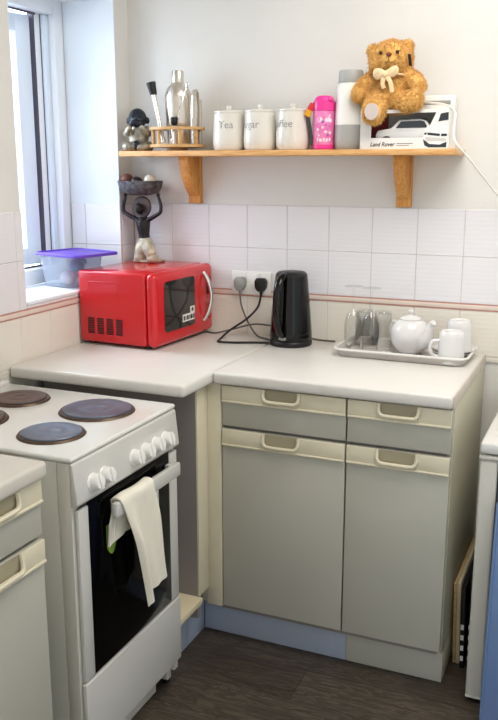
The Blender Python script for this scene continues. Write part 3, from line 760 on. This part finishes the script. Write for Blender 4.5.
t = thing('toy_car', 'white toy off-road car with dark windows inside the cardboard box', 'toy car', (1.03, -.115, SZ+.0016))
prof = [(.956, .018), (.952, .040), (.958, .053), (.985, .058), (1.002, .080), (1.02, .086), (1.085, .084), (1.108, .060), (1.150, .054), (1.156, .040), (1.154, .018)]
TC = Matrix(((1, 0, 0, 0), (0, 0, 1, -.148), (0, 1, 0, SZ+.0016), (0, 0, 0, 1)))
prof = [(2*1.053-a, b) for a, b in prof][::-1]
m = MB(); m.prism(prof, .062, TC, .004); cb = m.build('car_body', 'car_white', t)
m = MB(); m.prism([(1.012, .060), (1.028, .079), (1.086, .081), (1.098, .079), (1.110, .060)], .0006, TC @ Matrix.Translation((0, 0, -.0006)))
m.build('side_windows', 'car_dark', cb)
m = MB(); m.prism([(1.022, .0865), (1.030, .0885), (1.092, .0885), (1.098, .0855)], .058, TC @ Matrix.Translation((0, 0, .002))); m.build('roof', 'car_dark', cb)
for wx in (.986, 1.112):
    for wy in (-.151, -.094):
        m = MB(); ax = Matrix.Translation((wx, wy, SZ+.0016+.0185)) @ Matrix.Rotation(PI/2, 4, 'X')
        m.slot(0).lathe([(.010, -.005), (.0180, -.006), (.0185, -.003), (.0185, .004), (.017, .005), (0, .005)], 26, ax); m.slot(1).lathe([(0, .0052), (.010, .0052), (.0095, .006), (0, .006)], 20, ax)
        m.build('wheel', ['tyre', 'steel'], t)

# ------------------------------------------------------------------ teddy bear
t = thing('teddy_bear', 'golden plush teddy bear with cream ribbon bow sitting on the toy box', 'teddy bear', (.985, -.125, BZ1))
def bear(m):
    m.ell((.984, -.112, 1.704), (.062, .050, .066)); m.ell((.985, -.116, 1.676), (.064, .050, .042))
    m.ell((.984, -.118, 1.789), (.066, .056, .056)); m.ell((.978, -.128, 1.776), (.058, .048, .045))
    m.ell((.992, -.168, 1.782), (.027, .026, .022))
    for ex, ez in ((.926, 1.825), (1.030, 1.832)): m.ell((ex, -.112, ez-.006), (.021, .012, .021))
    m.tube([(.938, -.115, 1.738), (.912, -.132, 1.715), (.898, -.150, 1.690)], [.026, .028, .025], 14, smooth=3); m.ell((.899, -.150, 1.692), (.025, .026, .026))
    m.tube([(1.030, -.115, 1.740), (1.056, -.126, 1.728), (1.074, -.140, 1.712)], [.025, .026, .022], 14, smooth=3); m.ell((1.076, -.142, 1.710), (.022, .023, .022))
    m.tube([(.958, -.125, 1.668), (.956, -.165, 1.660), (.957, -.200, 1.640)], [.034, .034, .032], 14, smooth=3); m.ell((.957, -.200, 1.634), (.034, .022, .036))
    m.tube([(1.010, -.122, 1.666), (1.040, -.158, 1.664), (1.070, -.176, 1.662)], [.033, .031, .026], 14, smooth=3); m.ell((1.078, -.176, 1.668), (.020, .024, .032))
b = blob(bear, .0055, 3)
bm = b.bm; bm.normal_update(); bm.faces.ensure_lookup_table()
rnd = random.Random(3); faces = list(bm.faces); areas = [f.calc_area() for f in faces]
for f in rnd.choices(faces, weights=areas, k=15000):
    p = f.calc_center_median()+Vector((rnd.uniform(-1, 1), rnd.uniform(-1, 1), rnd.uniform(-1, 1)))*.0022; n = f.normal
    if (p-Vector((.957, -.224, 1.634))).length < .027 and n.y < -.4: continue
    if (p-Vector((.992, -.195, 1.784))).length < .018: continue
    d = (n+Vector((rnd.gauss(0, .45), rnd.gauss(0, .45), rnd.gauss(-.25, .45)))).normalized()
    u = d.orthogonal().normalized(); w = d.cross(u); ln = rnd.uniform(.006, .012); r = rnd.uniform(.0009, .0016)
    p -= n*.0012
    vs = [bm.verts.new(p+(u*math.cos(2*PI*k/3)+w*math.sin(2*PI*k/3))*r) for k in range(3)]
    tip = bm.verts.new(p+d*ln+Vector((0, 0, -ln*.15)))
    for k in range(3): bm.faces.new((vs[k], vs[(k+1) % 3], tip))
b.build('body', 'fur', t, 60)
m = MB(); m.lathe([(0, 0), (.022, 0), (.021, .003), (0, .004)], 24, Matrix.Translation((.957, -.2225, 1.634)) @ Matrix.Rotation(PI/2, 4, 'X') @ Matrix.Rotation(.0, 4, 'Y'), sy=1.1); m.build('sole_pad', 'pad_grey', t)
m = MB(); m.ell((.996, -.1950, 1.795), (.0085, .005, .0055)); m.tube([(.996, -.1965, 1.790), (.996, -.1955, 1.780)], .0012, 6); m.tube([(.985, -.191, 1.775), (.991, -.194, 1.772), (.996, -.195, 1.779), (1.002, -.194, 1.772), (1.007, -.190, 1.775)], .0012, 6); m.build('nose', 'brown_nose', t)
for ex, ey in ((.966, -.1735), (1.016, -.1735)):
    m = MB(); m.ell((ex, ey-.002, 1.803), (.0055, .0045, .0055)); m.build('eye', 'eye', t)
m = MB()
for s in (-1, 1):
    m.tube([(.984, -.184, 1.741), (.984+s*.016, -.186, 1.750), (.984+s*.030, -.184, 1.753+.004*s), (.984+s*.028, -.180, 1.740+.004*s), (.984+s*.012, -.184, 1.738), (.984, -.184, 1.741)], .0085, 8, flat=.25, up=(0, 1, 0), smooth=4)
    m.tube([(.984, -.184, 1.741), (.984+s*.012+.004, -.183, 1.718), (.984+s*.012+.008, -.178, 1.690+.012*(s < 0))], .0065, 8, flat=.22, up=(0, 1, 0), smooth=4)
m.ell((.984, -.187, 1.742), (.008, .006, .008))
m.tube([(.984+.046*math.cos(k*PI/12), -.125-.056*math.sin(k*PI/12), 1.742) for k in range(13)], .006, 8, flat=.6)
m.build('ribbon_bow', 'ribbon', t)
m = MB(); m.box((-.001, -.006, -.018), (.001, .006, .018), .0005, 1, Matrix.Translation((1.048, -.150, 1.782)) @ Euler((.3, -.45, .9)).to_matrix().to_4x4()); m.build('swing_tag', 'tagcard', t)

# ------------------------------------------------------------------ white router behind and its cable
t = thing('white_router', 'small white plug-in box on shelf end behind the toy box', 'router', (1.13, -.028, SZ))
m = MB(); m.box((1.045, -.050, SZ+.0005), (1.168, -.006, 1.688), .006, 3); m.build('housing', 'white_plastic', t)
m = MB(); m.box((1.060, -.0512, 1.66), (1.155, -.0503, 1.672), .0003); m.build('vent_slot', 'grey_plastic', t)
m = MB(); m.tube([(1.075, -.053, 1.668), (1.10, -.075, 1.664), (1.150, -.100, 1.655), (1.184, -.130, 1.632), (1.187, -.150, 1.590), (1.192, -.168, 1.556), (1.207, -.170, 1.532), (1.236, -.135, 1.495), (1.268, -.09, 1.448), (1.312, -.04, 1.390), (1.40, -.006, 1.30), (1.50, -.006, 1.24)], .0034, 8, smooth=6)
tag(m.build('white_cable', 'white_cable'), 'white cable from the router drooping over the shelf end', 'cable')

for o in list(COL.objects):                  # everything standing on the shelf board
    if o.parent is None and o.name.split('.')[0] in ('seated_figurine', 'cocktail_stand', 'cocktail_shaker', 'muddler', 'bar_spoon', 'pouring_spout', 'ice_tongs', 'bottle_opener', 'storage_canister', 'drink_flask', 'tall_bottle', 'toy_car_box', 'toy_car', 'teddy_bear', 'white_router', 'white_cable'):
        o.location.z -= .006
        if o.name == 'muddler': o.location.y += .013
        if o.name == 'bar_spoon': o.location.y += .0085
        if o.name == 'pouring_spout': o.location.y += .008
# ------------------------------------------------------------------ microwave
ANG = math.radians(-3.0)
t = thing('microwave', 'red microwave oven with black window and chrome handle in the worktop corner', 'microwave', (.155, -.205, ZC), ANG); T = L(t)
x0, x1, y0, y1, z0, z1 = -.140, .127, -.187, .196, .010, .251
def B(m, lo, hi, bev=0, seg=2): return m.box(lo, hi, bev, seg, T)
m = MB(); B(m, (x0, y0, z0), (x1, y1, z1), .010, 3); body = m.build('body', 'red', t)
m = MB()
for c in range(4):
    for r in range(7):
        cx = x0+.036+c*.038; zz = z0+.030+r*.0080; B(m, (cx, y0-.0010, zz), (cx+.026, y0+.002, zz+.0056), .0003, 1)
m.build('side_vents', 'red_dark', body)
m = MB()
pth = [(x0+.04, .17), (x0+.04, .208), (x0+.046, .215), (x0+.155, .215), (x0+.160, .208), (x0+.160, .17)]
m.tube([T @ Vector((a, y0-.0002, b)) for a, b in pth], .0014, 6); m.build('pressed_line', 'red', body)
# front: rounded door surround with window
m = MB(); B(m, (x1+.0005, y0-.003, z0-.002), (x1+.040, y1+.003, z1+.001), .022, 6); door = m.build('door', 'red', t)
wy0, wy1 = y0+.052, y0+.250
def rrect(a0, a1, b0, b1, r, n=5):
    P = []
    for cx, cy, s in ((a1-r, b1-r, 0), (a0+r, b1-r, 1), (a0+r, b0+r, 2), (a1-r, b0+r, 3)):
        for k in range(n+1): P.append((cx+r*math.cos((s+k/n)*PI/2), cy+r*math.sin((s+k/n)*PI/2)))
    return P
TD = T @ Matrix(((0, 0, 1, x1+.0402), (1, 0, 0, 0), (0, 1, 0, 0), (0, 0, 0, 1)))
m = MB(); m.prism(rrect(wy0, wy1, z0+.042, z1-.030, .014), .0012, TD); m.build('window', 'mw_glass', door)
m = MB(); m.slot(0).prism(rrect(wy1-.085, wy1-.006, z0+.060, z0+.086, .001), .0004, TD @ Matrix.Translation((0, 0, .0013))); m.prism(rrect(wy1-.034, wy1-.004, z0+.084, z0+.108, .001), .0004, TD @ Matrix.Translation((0, 0, .0013)))
m.slot(1)
for a, w_ in ((.080, .010), (.066, .004), (.058, .012), (.042, .005), (.034, .014), (.016, .008)): m.prism(rrect(wy1-a, wy1-a+w_, z0+.065, z0+.080, .0005), .0003, TD @ Matrix.Translation((0, 0, .0018)))
m.prism(disc(wy1-.019, z0+.097, .007), .0003, TD @ Matrix.Translation((0, 0, .0018)))
m.build('sticker', ['card', 'black_print'], door)
m = MB(); pts = []
for k in range(17):
    q = k/16; pts.append(T @ Vector((x1+.040+.026*math.sin(q*PI)**.7, y1-.072+.012*math.sin(q*PI), lerp(z0+.046, z1-.026, q))))
m.tube(pts, .0075, 12); m.build('handle', 'chrome', door)
m = MB(); m.prism(rrect(y1-.046, y1-.022, z0+.135, z1-.045, .004), .0012, TD); m.build('display', 'black_gloss', t)
m = MB(); m.lathe([(0, 0), (.011, 0), (.010, .010), (0, .011)], 22, T @ Matrix.Translation((x1+.0402, y1-.032, z0+.105)) @ Matrix.Rotation(PI/2, 4, 'Y')); m.build('dial', 'chrome', t)
m = MB(); m.lathe([(0, 0), (.008, 0), (.007, .006), (0, .007)], 18, T @ Matrix.Translation((x1+.0402, y1-.032, z0+.055)) @ Matrix.Rotation(PI/2, 4, 'Y')); m.build('button', 'red', t)
for a in (x0+.03, x1-.01):
    for b_ in (y0+.03, y1-.03):
        m = MB(); m.lathe([(.012, 0), (.012, .0105), (0, .0105)], 14, T @ Matrix.Translation((a, b_, 0))); m.build('foot', 'black_plastic', t)

# ------------------------------------------------------------------ kneeling bowl bearer statue on the microwave
mz = ZC+.2505
t = thing('bowl_bearer_statue', 'dark kneeling figure statue holding up a bowl, standing on the microwave', 'statue', (.092, -.080, mz)); T = L(t)
H = .252
SX = 1.0
def figure(m):
    m.tube([(0, -.002, .076), (-.003, -.001, .098), (-.007, .001, .132), (-.008, .002, .148), (-.008, 0, .162)], [.021, .0195, .026, .026, .014], 16, smooth=4)   # torso
    m.tube([(-.008, 0, .156), (-.010, -.006, .182)], [.009, .008], 10)
    m.ell((-.012, -.020, .192), (.0135, .016, .019)); m.ell((-.012, -.036, .190), (.003, .004, .004)); m.ell((-.012, -.034, .182), (.006, .004, .0025))
    m.ell((-.026, -.016, .192), (.003, .005, .006)); m.ell((.002, -.016, .192), (.003, .005, .006)); m.ell((-.012, -.004, .192), (.012, .012, .016))
    for s in (-1, 1):
        cx = -.008
        m.tube([(cx+s*.022, 0, .150), (cx+s*.050, -.003, .164), (cx+s*.076, -.004, .178)], [.0095, .0082, .0070], 10, smooth=3)
        m.tube([(cx+s*.076, -.004, .178), (cx+s*.077, -.002, .204), (cx+s*.067, 0, .231)], [.0070, .0066, .0054], 10, smooth=3)
        m.ell((cx+s*.067, -.002, .238), (.007, .009, .006))
        for q in range(4): m.tube([(cx+s*.066, -.010+q*.005, .238), (cx+s*.066, -.011+q*.0055, .248)], [.0026, .002], 6)
b = blob(figure, .0026, 2); bmesh.ops.transform(b.bm, matrix=T, verts=b.bm.verts); b.build('body', 'bronze', t, 70)
def legs(m):
    m.tube([(0, -.001, .088), (0, 0, .068)], [.0225, .027], 14)
    m.tube([(-.004, 0, .072), (-.012, -.008, .046), (-.015, -.014, .022)], [.025, .025, .021], 14, smooth=3); m.ell((-.015, -.012, .016), (.023, .026, .016))
    m.tube([(.006, 0, .070), (.028, -.024, .050), (.045, -.032, .026)], [.023, .024, .019], 14, smooth=3); m.ell((.045, -.028, .016), (.022, .024, .016))
    m.tube([(.045, -.026, .016), (.022, .030, .014)], [.016, .014], 12); m.tube([(-.015, -.010, .014), (-.018, .04, .014)], [.018, .014], 12)
    m.box((-.036, -.035, 0), (.060, .045, .008), .003)
b = blob(legs, .003, 3); bmesh.ops.transform(b.bm, matrix=T, verts=b.bm.verts); b.build('trousers', 'stone_robe', t, 70)
m = MB(); m.lathe([(.010, .000), (.030, -.003), (.038, -.002), (.040, .002), (.036, .006), (.018, .006), (.010, .006), (.010, 0)], 36, T @ Matrix.Translation((-.010, .000, .194)) @ Matrix.Rotation(math.radians(82), 4, 'X')); m.build('head_scarf', 'scarf', t)
BZ = .243
m = MB(); m.lathe([(0, -.006), (.042, -.005), (.066, .004), (.079, .020), (.084, .038), (.085, .045), (.080, .045), (.073, .026), (.058, .012), (0, .008)], 44, T @ Matrix.Translation((-.014, 0, BZ)), sy=.8); m.build('bowl', 'bowl_grey', t)
for i, (dx, dy, r, mm, lab) in enumerate(((-.052, -.004, .0235, 'stone_brown', 'reddish-brown stone ball in the bowl, leftmost'), (-.008, -.010, .022, 'stone_dark', 'dark stone ball in the middle of the bowl'),
        (.030, .012, .0225, 'stone_dark', 'dark stone ball in bowl behind the white one'), (.050, -.018, .0215, 'stone_white', 'cream white stone ball at right of the bowl'), (-.030, .026, .021, 'stone_brown', 'brown stone ball at the back of the bowl'))):
    zz = BZ+.012+r+(.013 if abs(dx) > .045 else .006)
    m = MB(); m.ell((.092-.014+dx, -.080+dy, mz+zz), (r, r, r*.92), (0, 0, i), 24, 16)
    tag(m.build('stone_ball', mm), lab, 'stone ball', 'stone balls in the bowl')

# ------------------------------------------------------------------ storage box with purple lid on the sill
rot = math.radians(-14)
t = thing('food_container', 'clear plastic box with flat purple lid on the window sill', 'container', (-.068, -.278, WZ0+.0003), rot); T = L(t)
def rrlathe(m, w, h, z0_, z1_, ins, thick):
    outer0, outer1 = rrect(-w/2+ins, w/2-ins, -h/2+ins, h/2-ins, .02), rrect(-w/2, w/2, -h/2, h/2, .025)
    inn0, inn1 = rrect(-w/2+ins+thick, w/2-ins-thick, -h/2+ins+thick, h/2-ins-thick, .018), rrect(-w/2+thick, w/2-thick, -h/2+thick, h/2-thick, .023)
    b = bmesh.new(); n = len(outer0)
    R4 = [[b.verts.new((a-.030, c, z)) for a, c in P] for P, z in ((outer0, z0_), (outer1, z1_), (inn1, z1_), (inn0, z0_+thick))]
    for A, C in zip(R4, R4[1:]):
        for k in range(n): b.faces.new((A[k], A[(k+1) % n], C[(k+1) % n], C[k]))
    b.faces.new(R4[0][::-1]); b.faces.new(R4[3]); bmesh.ops.recalc_face_normals(b, faces=b.faces); m._merge(b, T)
m = MB(); rrlathe(m, .158, .175, 0, .108, .014, .002); m.build('tub', 'clear_plastic', t)
m = MB(); m.prism(rrect(-.118, .118, -.100, .100, .03), .006, T @ Matrix.Translation((0, 0, .1083)), .002)
m.tube([T @ Vector((a, b_, .1150)) for a, b_ in rrect(-.114, .114, -.096, .096, .028)], .004, 8, closed=True); m.build('lid', 'purple', t)
m = MB(); m.ell((-.080, -.262, WZ0+.068), (.026, .036, .020), (.2, .3, .4)); m.ell((-.076, -.246, WZ0+.080), (.022, .024, .014))
tag(m.build('blue_sponge', 'blue_item'), 'blue item lying inside the purple-lidded box', 'sponge')
m = MB(); m.ell((-.100, -.292, WZ0+.028), (.026, .030, .023), (.3, .2, .8)); m.ell((-.084, -.280, WZ0+.034), (.016, .022, .018), (.1, .6, .2))
tag(m.build('pale_cloth', 'pink_item'), 'pale crumpled cloth lying inside the purple-lidded box', 'cloth')

# ------------------------------------------------------------------ wall socket, plugs, leads
t = thing('wall_socket', 'white double wall socket on the tiles between microwave and kettle', 'socket', (.478, 0, 1.067))
m = MB(); m.box((.402, -.0095, 1.026), (.553, -.0031, 1.108), .003, 2); fp = m.build('face_plate', 'white_plastic', t)
for sx in (.452, .504):
    m = MB(); m.box((sx-.006, -.0125, 1.086), (sx+.006, -.0097, 1.103), .001); m.build('switch', 'white_plastic', fp)
def plug(x, z, mm, lab, pts, r):
    t = thing('plug', lab, 'plug', (x, -.0098, z))
    m = MB()
    m.prism([(-.020, -.012), (-.022, .010), (-.015, .022), (.015, .022), (.022, .010), (.020, -.012), (.010, -.026), (-.010, -.026)], .024, Matrix(((1, 0, 0, x), (0, 0, -1, -.0100), (0, 1, 0, z), (0, 0, 0, 1))), .004)
    m.tube([(x, -.022, z-.024), (x, -.022, z-.040)], [.006, .0042], 10); m.build('plug_body', mm, t)
    m = MB(); m.tube(pts, r, 8, smooth=7); m.build('lead', 'grey_cable' if mm == 'grey_plastic' else 'black_plastic', t)
ZL = ZC+.0043
plug(.441, 1.066, 'grey_plastic', 'grey plug in the left half of the wall socket', [(.441, -.022, 1.027), (.448, -.026, .985), (.480, -.04, .93), (.520, -.060, .892), (.560, -.08, ZL), (.598, -.095, ZL)], .0032)
plug(.521, 1.066, 'black_plastic', 'black plug in the right half of the wall socket', [(.521, -.022, 1.027), (.512, -.030, .985), (.480, -.055, .945), (.432, -.085, .908), (.420, -.145, ZL), (.436, -.190, ZL), (.490, -.185, ZL), (.560, -.155, ZL), (.602, -.145, ZL)], .0040)
m = MB(); m.tube([(.318, -.045, ZL), (.36, -.055, ZL), (.42, -.035, ZL+.015), (.49, -.020, ZL+.035), (.56, -.018, ZL+.034), (.62, -.02, ZL+.02), (.72, -.02, ZL), (.80, -.03, ZL)], .0030, 8, smooth=6)
tag(m.build('power_lead', 'grey_cable'), 'dark lead running along the wall from microwave behind the kettle', 'cable')

# ------------------------------------------------------------------ kettle
x, y = .669, -.112
t = thing('electric_kettle', 'glossy black electric kettle on its base beside the plugs', 'kettle', (x, y, ZC+.0003), -.05); T = L(t)
m = MB(); m.lathe([(0, 0), (.070, 0), (.0725, .003), (.0725, .014), (.070, .017), (0, .017)], 44, T); m.build('power_base', 'black_plastic', t)
m = MB(); m.lathe([(0, .0175), (.069, .0175), (.0715, .022), (.0715, .034), (.0695, .060), (.0655, .110), (.0610, .160), (.0570, .205), (.0550, .225), (.0535, .2335), (0, .2335)], 48, T); m.build('body', 'black_gloss', t)
m = MB(); m.lathe([(0, .2338), (.0530, .2338), (.0520, .240), (.044, .2465), (.020, .2500), (0, .2505)], 44, T); m.build('lid', 'black_plastic', t)
m = MB(); m.tube([T @ Vector(p) for p in ((-.004, -.046, .240), (-.006, -.070, .232), (-.008, -.092, .205), (-.008, -.102, .150), (-.006, -.101, .095), (-.002, -.090, .055), (0, -.070, .040))], [.012, .0135, .014, .0135, .013, .0125, .012], 14, flat=.75, smooth=6)
m.build('handle', 'black_gloss', t)
m = MB(); m.ell(T @ Vector((0, -.0715, .030)), (.014, .004, .006)); m.build('switch', 'grey_plastic', t)
m = MB(); m.prism([(-.016, 0), (.016, 0), (.006, .030), (-.006, .030)], .03, T @ Matrix.Translation((0, .050, .203)) @ Matrix.Rotation(PI/2-.25, 4, 'X') @ Matrix.Rotation(0, 4, 'Z'), .003); m.build('spout', 'black_gloss', t)

# ------------------------------------------------------------------ tray and crockery
t = thing('serving_tray', 'grey rectangular serving tray with printed motif at the worktop end', 'tray', (1.065, -.128, ZC+.0003)); T = L(t)
tw, th_ = .418, .222
m = MB()
b_ = bmesh.new(); rings = []
for P, z in ((rrect(-tw/2+.012, tw/2-.012, -th_/2+.012, th_/2-.012, .03), 0), (rrect(-tw/2, tw/2, -th_/2, th_/2, .036), .022), (rrect(-tw/2-.004, tw/2+.004, -th_/2-.004, th_/2+.004, .038), .0225),
             (rrect(-tw/2-.003, tw/2+.003, -th_/2-.003, th_/2+.003, .037), .025), (rrect(-tw/2+.006, tw/2-.006, -th_/2+.006, th_/2-.006, .032), .0235), (rrect(-tw/2+.016, tw/2-.016, -th_/2+.016, th_/2-.016, .028), .004)):
    rings.append([b_.verts.new((a, c, z)) for a, c in P])
for A, C in zip(rings, rings[1:]):
    for k in range(len(A)): b_.faces.new((A[k], A[(k+1) % len(A)], C[(k+1) % len(A)], C[k]))
b_.faces.new(rings[0][::-1]); b_.faces.new(rings[-1]); bmesh.ops.recalc_face_normals(b_, faces=b_.faces)
m._merge(b_, T); m.build('tray_body', 'tray', t)
m = MB(); m.tube([T @ Vector((a, c, .0245)) for a, c in rrect(-tw/2-.001, tw/2+.001, -th_/2-.001, th_/2+.001, .036)], .0042, 8, closed=True); m.build('rim', 'tray_rim', t)
rr = random.Random(5); m = MB()
for k in range(46):
    a, c = rr.uniform(-tw/2+.03, tw/2-.03), rr.uniform(-th_/2+.03, th_/2-.03); an = rr.uniform(0, PI)
    p = [(a+.013*math.cos(q)*math.cos(an)-.005*math.sin(q)*math.sin(an), c+.013*math.cos(q)*math.sin(an)+.005*math.sin(q)*math.cos(an)) for q in [2*PI*i/10 for i in range(10)]]
    m.prism(p, .0003, T @ Matrix.Translation((0, 0, .0042+k*.000004)))
m.build('leaf_motif', 'tray_print', t, smooth=False)
m = MB()
for s in (-1, 1): m.prism(rrect(-.006, .006, -.026, .026, .005), .0008, T @ Matrix.Translation((s*(tw/2-.0155), .03, .0165)) @ Matrix.Rotation(-s*.95, 4, 'Y'))
m.build('handle_slot', 'ceramic', t)
TZ = ZC+.0003+.0049
def flute(x, y, lab):
    t = thing('champagne_flute', lab, 'glass', (x, y, TZ), 0, 'upturned flutes on the tray'); T = L(t)
    prof = [(.0255, 0), (.0275, .030), (.0285, .060), (.0275, .088), (.021, .112), (.009, .125), (.0045, .134), (.0038, .160), (.0040, .192), (.008, .199), (.030, .2025), (.031, .204), (.030, .2045), (0, .2055)]
    inner = [(0, .112), (.012, .110), (.0195, .103), (.0258, .083), (.0268, .060), (.0258, .030), (.0242, 0)]
    b = MB(); b.lathe(inner+prof, 40, T); b.build('bowl_and_foot', 'thin_glass', t)
flute(.884, -.106, 'clear champagne flute upside down at the left end of the tray')
flute(.948, -.125, 'clear champagne flute upside down beside the teapot')
def tumbler(x, y, lab):
    t = thing('glass_tumbler', lab, 'glass', (x, y, TZ), 0, 'tumblers on the tray'); T = L(t)
    m = MB(); m.lathe([(0, .118), (.0255, .118), (.027, .116), (.0285, .09), (.0315, 0), (.0300, 0), (.027, .09), (.0255, .111), (0, .112)], 40, T); m.build('glass_body', 'thin_glass', t)
tumbler(.905, -.043, 'plain glass tumbler upturned between and behind the two flutes')
tumbler(.969, -.048, 'plain glass tumbler upturned partly behind the white teapot')

x, y = 1.075, -.108
t = thing('teapot', 'round white ceramic teapot with lid standing on the grey tray', 'teapot', (x, y, TZ), math.radians(-17)); T = L(t)
m = MB(); m.lathe([(0, 0), (.033, 0), (.036, .002), (.049, .016), (.060, .038), (.0630, .060), (.0595, .082), (.048, .100), (.036, .108), (.033, .109), (0, .109)], 48, T); m.build('pot', 'white_ceramic', t)
m = MB(); m.lathe([(0, .1092), (.0355, .1092), (.036, .1115), (.030, .1165), (.016, .121), (.007, .1225), (.0062, .127), (.0095, .1315), (.0095, .136), (.005, .1400), (0, .1405)], 36, T); m.build('lid', 'white_ceramic', t)
m = MB(); m.tube([T @ Vector(p) for p in ((.040, -.010, .036), (.066, -.017, .050), (.076, -.019, .080), (.084, -.021, .103), (.094, -.024, .112))], [.023, .0205, .0140, .0100, .0085], 18, smooth=5); m.build('spout', 'white_ceramic', t)
m = MB(); m.tube([T @ Vector(p) for p in ((-.052, .013, .086), (-.070, .018, .090), (-.081, .021, .070), (-.076, .019, .044), (-.055, .014, .030))], [.0065, .0068, .007, .0068, .0062], 12, smooth=5); m.build('handle', 'white_ceramic', t)

def mug(x, y, z, a, lab):
    t = thing('mug', lab, 'mug', (x, y, z), a, 'upturned mugs on the tray'); T = L(t)
    m = MB(); m.lathe([(0, .094), (.028, .094), (.030, .097), (.033, .0975), (.0365, .093), (.0385, .080), (.0400, .004), (.0398, 0), (.0370, 0), (.0355, .08), (.032, .088), (0, .089)], 40, T); m.build('cup', 'white_ceramic', t)
    m = MB(); m.tube([T @ Vector(p) for p in ((.0375, 0, .066), (.056, 0, .064), (.064, 0, .042), (.056, 0, .022), (.0388, 0, .016))], .0055, 10, smooth=5); m.build('handle', 'white_ceramic', t)
mug(1.222, -.196, TZ, math.radians(192), 'white mug upside down at the front right of the tray')
for k, lab in enumerate(('white saucer, lower of two stacked at the back of the tray', 'white saucer, upper of two, with an upturned mug on it')):
    t = thing('saucer', lab, 'saucer', (1.214, -.100, TZ+.0003+k*.0085), 0, 'saucers on the tray'); T = L(t)
    m = MB(); m.lathe([(0, 0), (.030, 0), (.034, .003), (.055, .008), (.0675, .0155), (.0680, .0175), (.066, .0175), (.053, .0108), (.033, .0062), (0, .0060)], 44, T); m.build('plate', 'white_ceramic', t)
mug(1.226, -.092, TZ+.0003+.0085+.0085, math.radians(75), 'white mug upside down on the saucers at the back of the tray')

# ------------------------------------------------------------------ light
w = bpy.data.worlds.new('World'); SC.world = w; w.use_nodes = True
N = w.node_tree.nodes; K = w.node_tree.links; bg = N['Background']
tc = N.new('ShaderNodeTexCoord'); sp = N.new('ShaderNodeSeparateXYZ'); K.new(tc.outputs['Generated'], sp.inputs[0])
r = N.new('ShaderNodeMapRange'); r.inputs['From Min'].default_value = -.7; r.inputs['From Max'].default_value = -.1; K.new(sp.outputs['X'], r.inputs['Value'])
mx = N.new('ShaderNodeMix'); mx.data_type = 'RGBA'; K.new(r.outputs['Result'], mx.inputs['Factor'])
mx.inputs['A'].default_value = (4.6, 5.3, 6.4, 1); mx.inputs['B'].default_value = (.80, .76, .69, 1)
K.new(mx.outputs['Result'], bg.inputs['Color']); bg.inputs['Strength'].default_value = 1.08
def area(name, loc, rot, size, energy, col, sy=None):
    d = bpy.data.lights.new(name, 'AREA'); d.energy = energy; d.color = col; d.size = size
    if sy: d.shape = 'RECTANGLE'; d.size_y = sy
    o = bpy.data.objects.new(name, d); COL.objects.link(o); o.location = loc; o.rotation_euler = rot; return o
area('overhead_fill', (1.55, -.95, 2.46), (0, 0, 0), 1.0, 25, (1, .95, .88))  # unseen area light added to brighten upper walls and worktop
area('window_daylight', (-.75, -.42, 1.9), (0, math.radians(-62), 0), .7, 25, (.86, .93, 1), 1.0)

# ------------------------------------------------------------------ camera
c = bpy.data.cameras.new('Camera'); co = bpy.data.objects.new('Camera', c); COL.objects.link(co)
co.location = CAM; co.rotation_euler = (PI/2-.2259, 0, .4092)
c.sensor_fit = 'VERTICAL'; c.sensor_height = 24; c.lens = 845.85/720*24; c.clip_start = .05
SC.camera = co
SC.view_settings.view_transform = 'Standard'; SC.view_settings.look = 'None'; SC.view_settings.exposure = 0
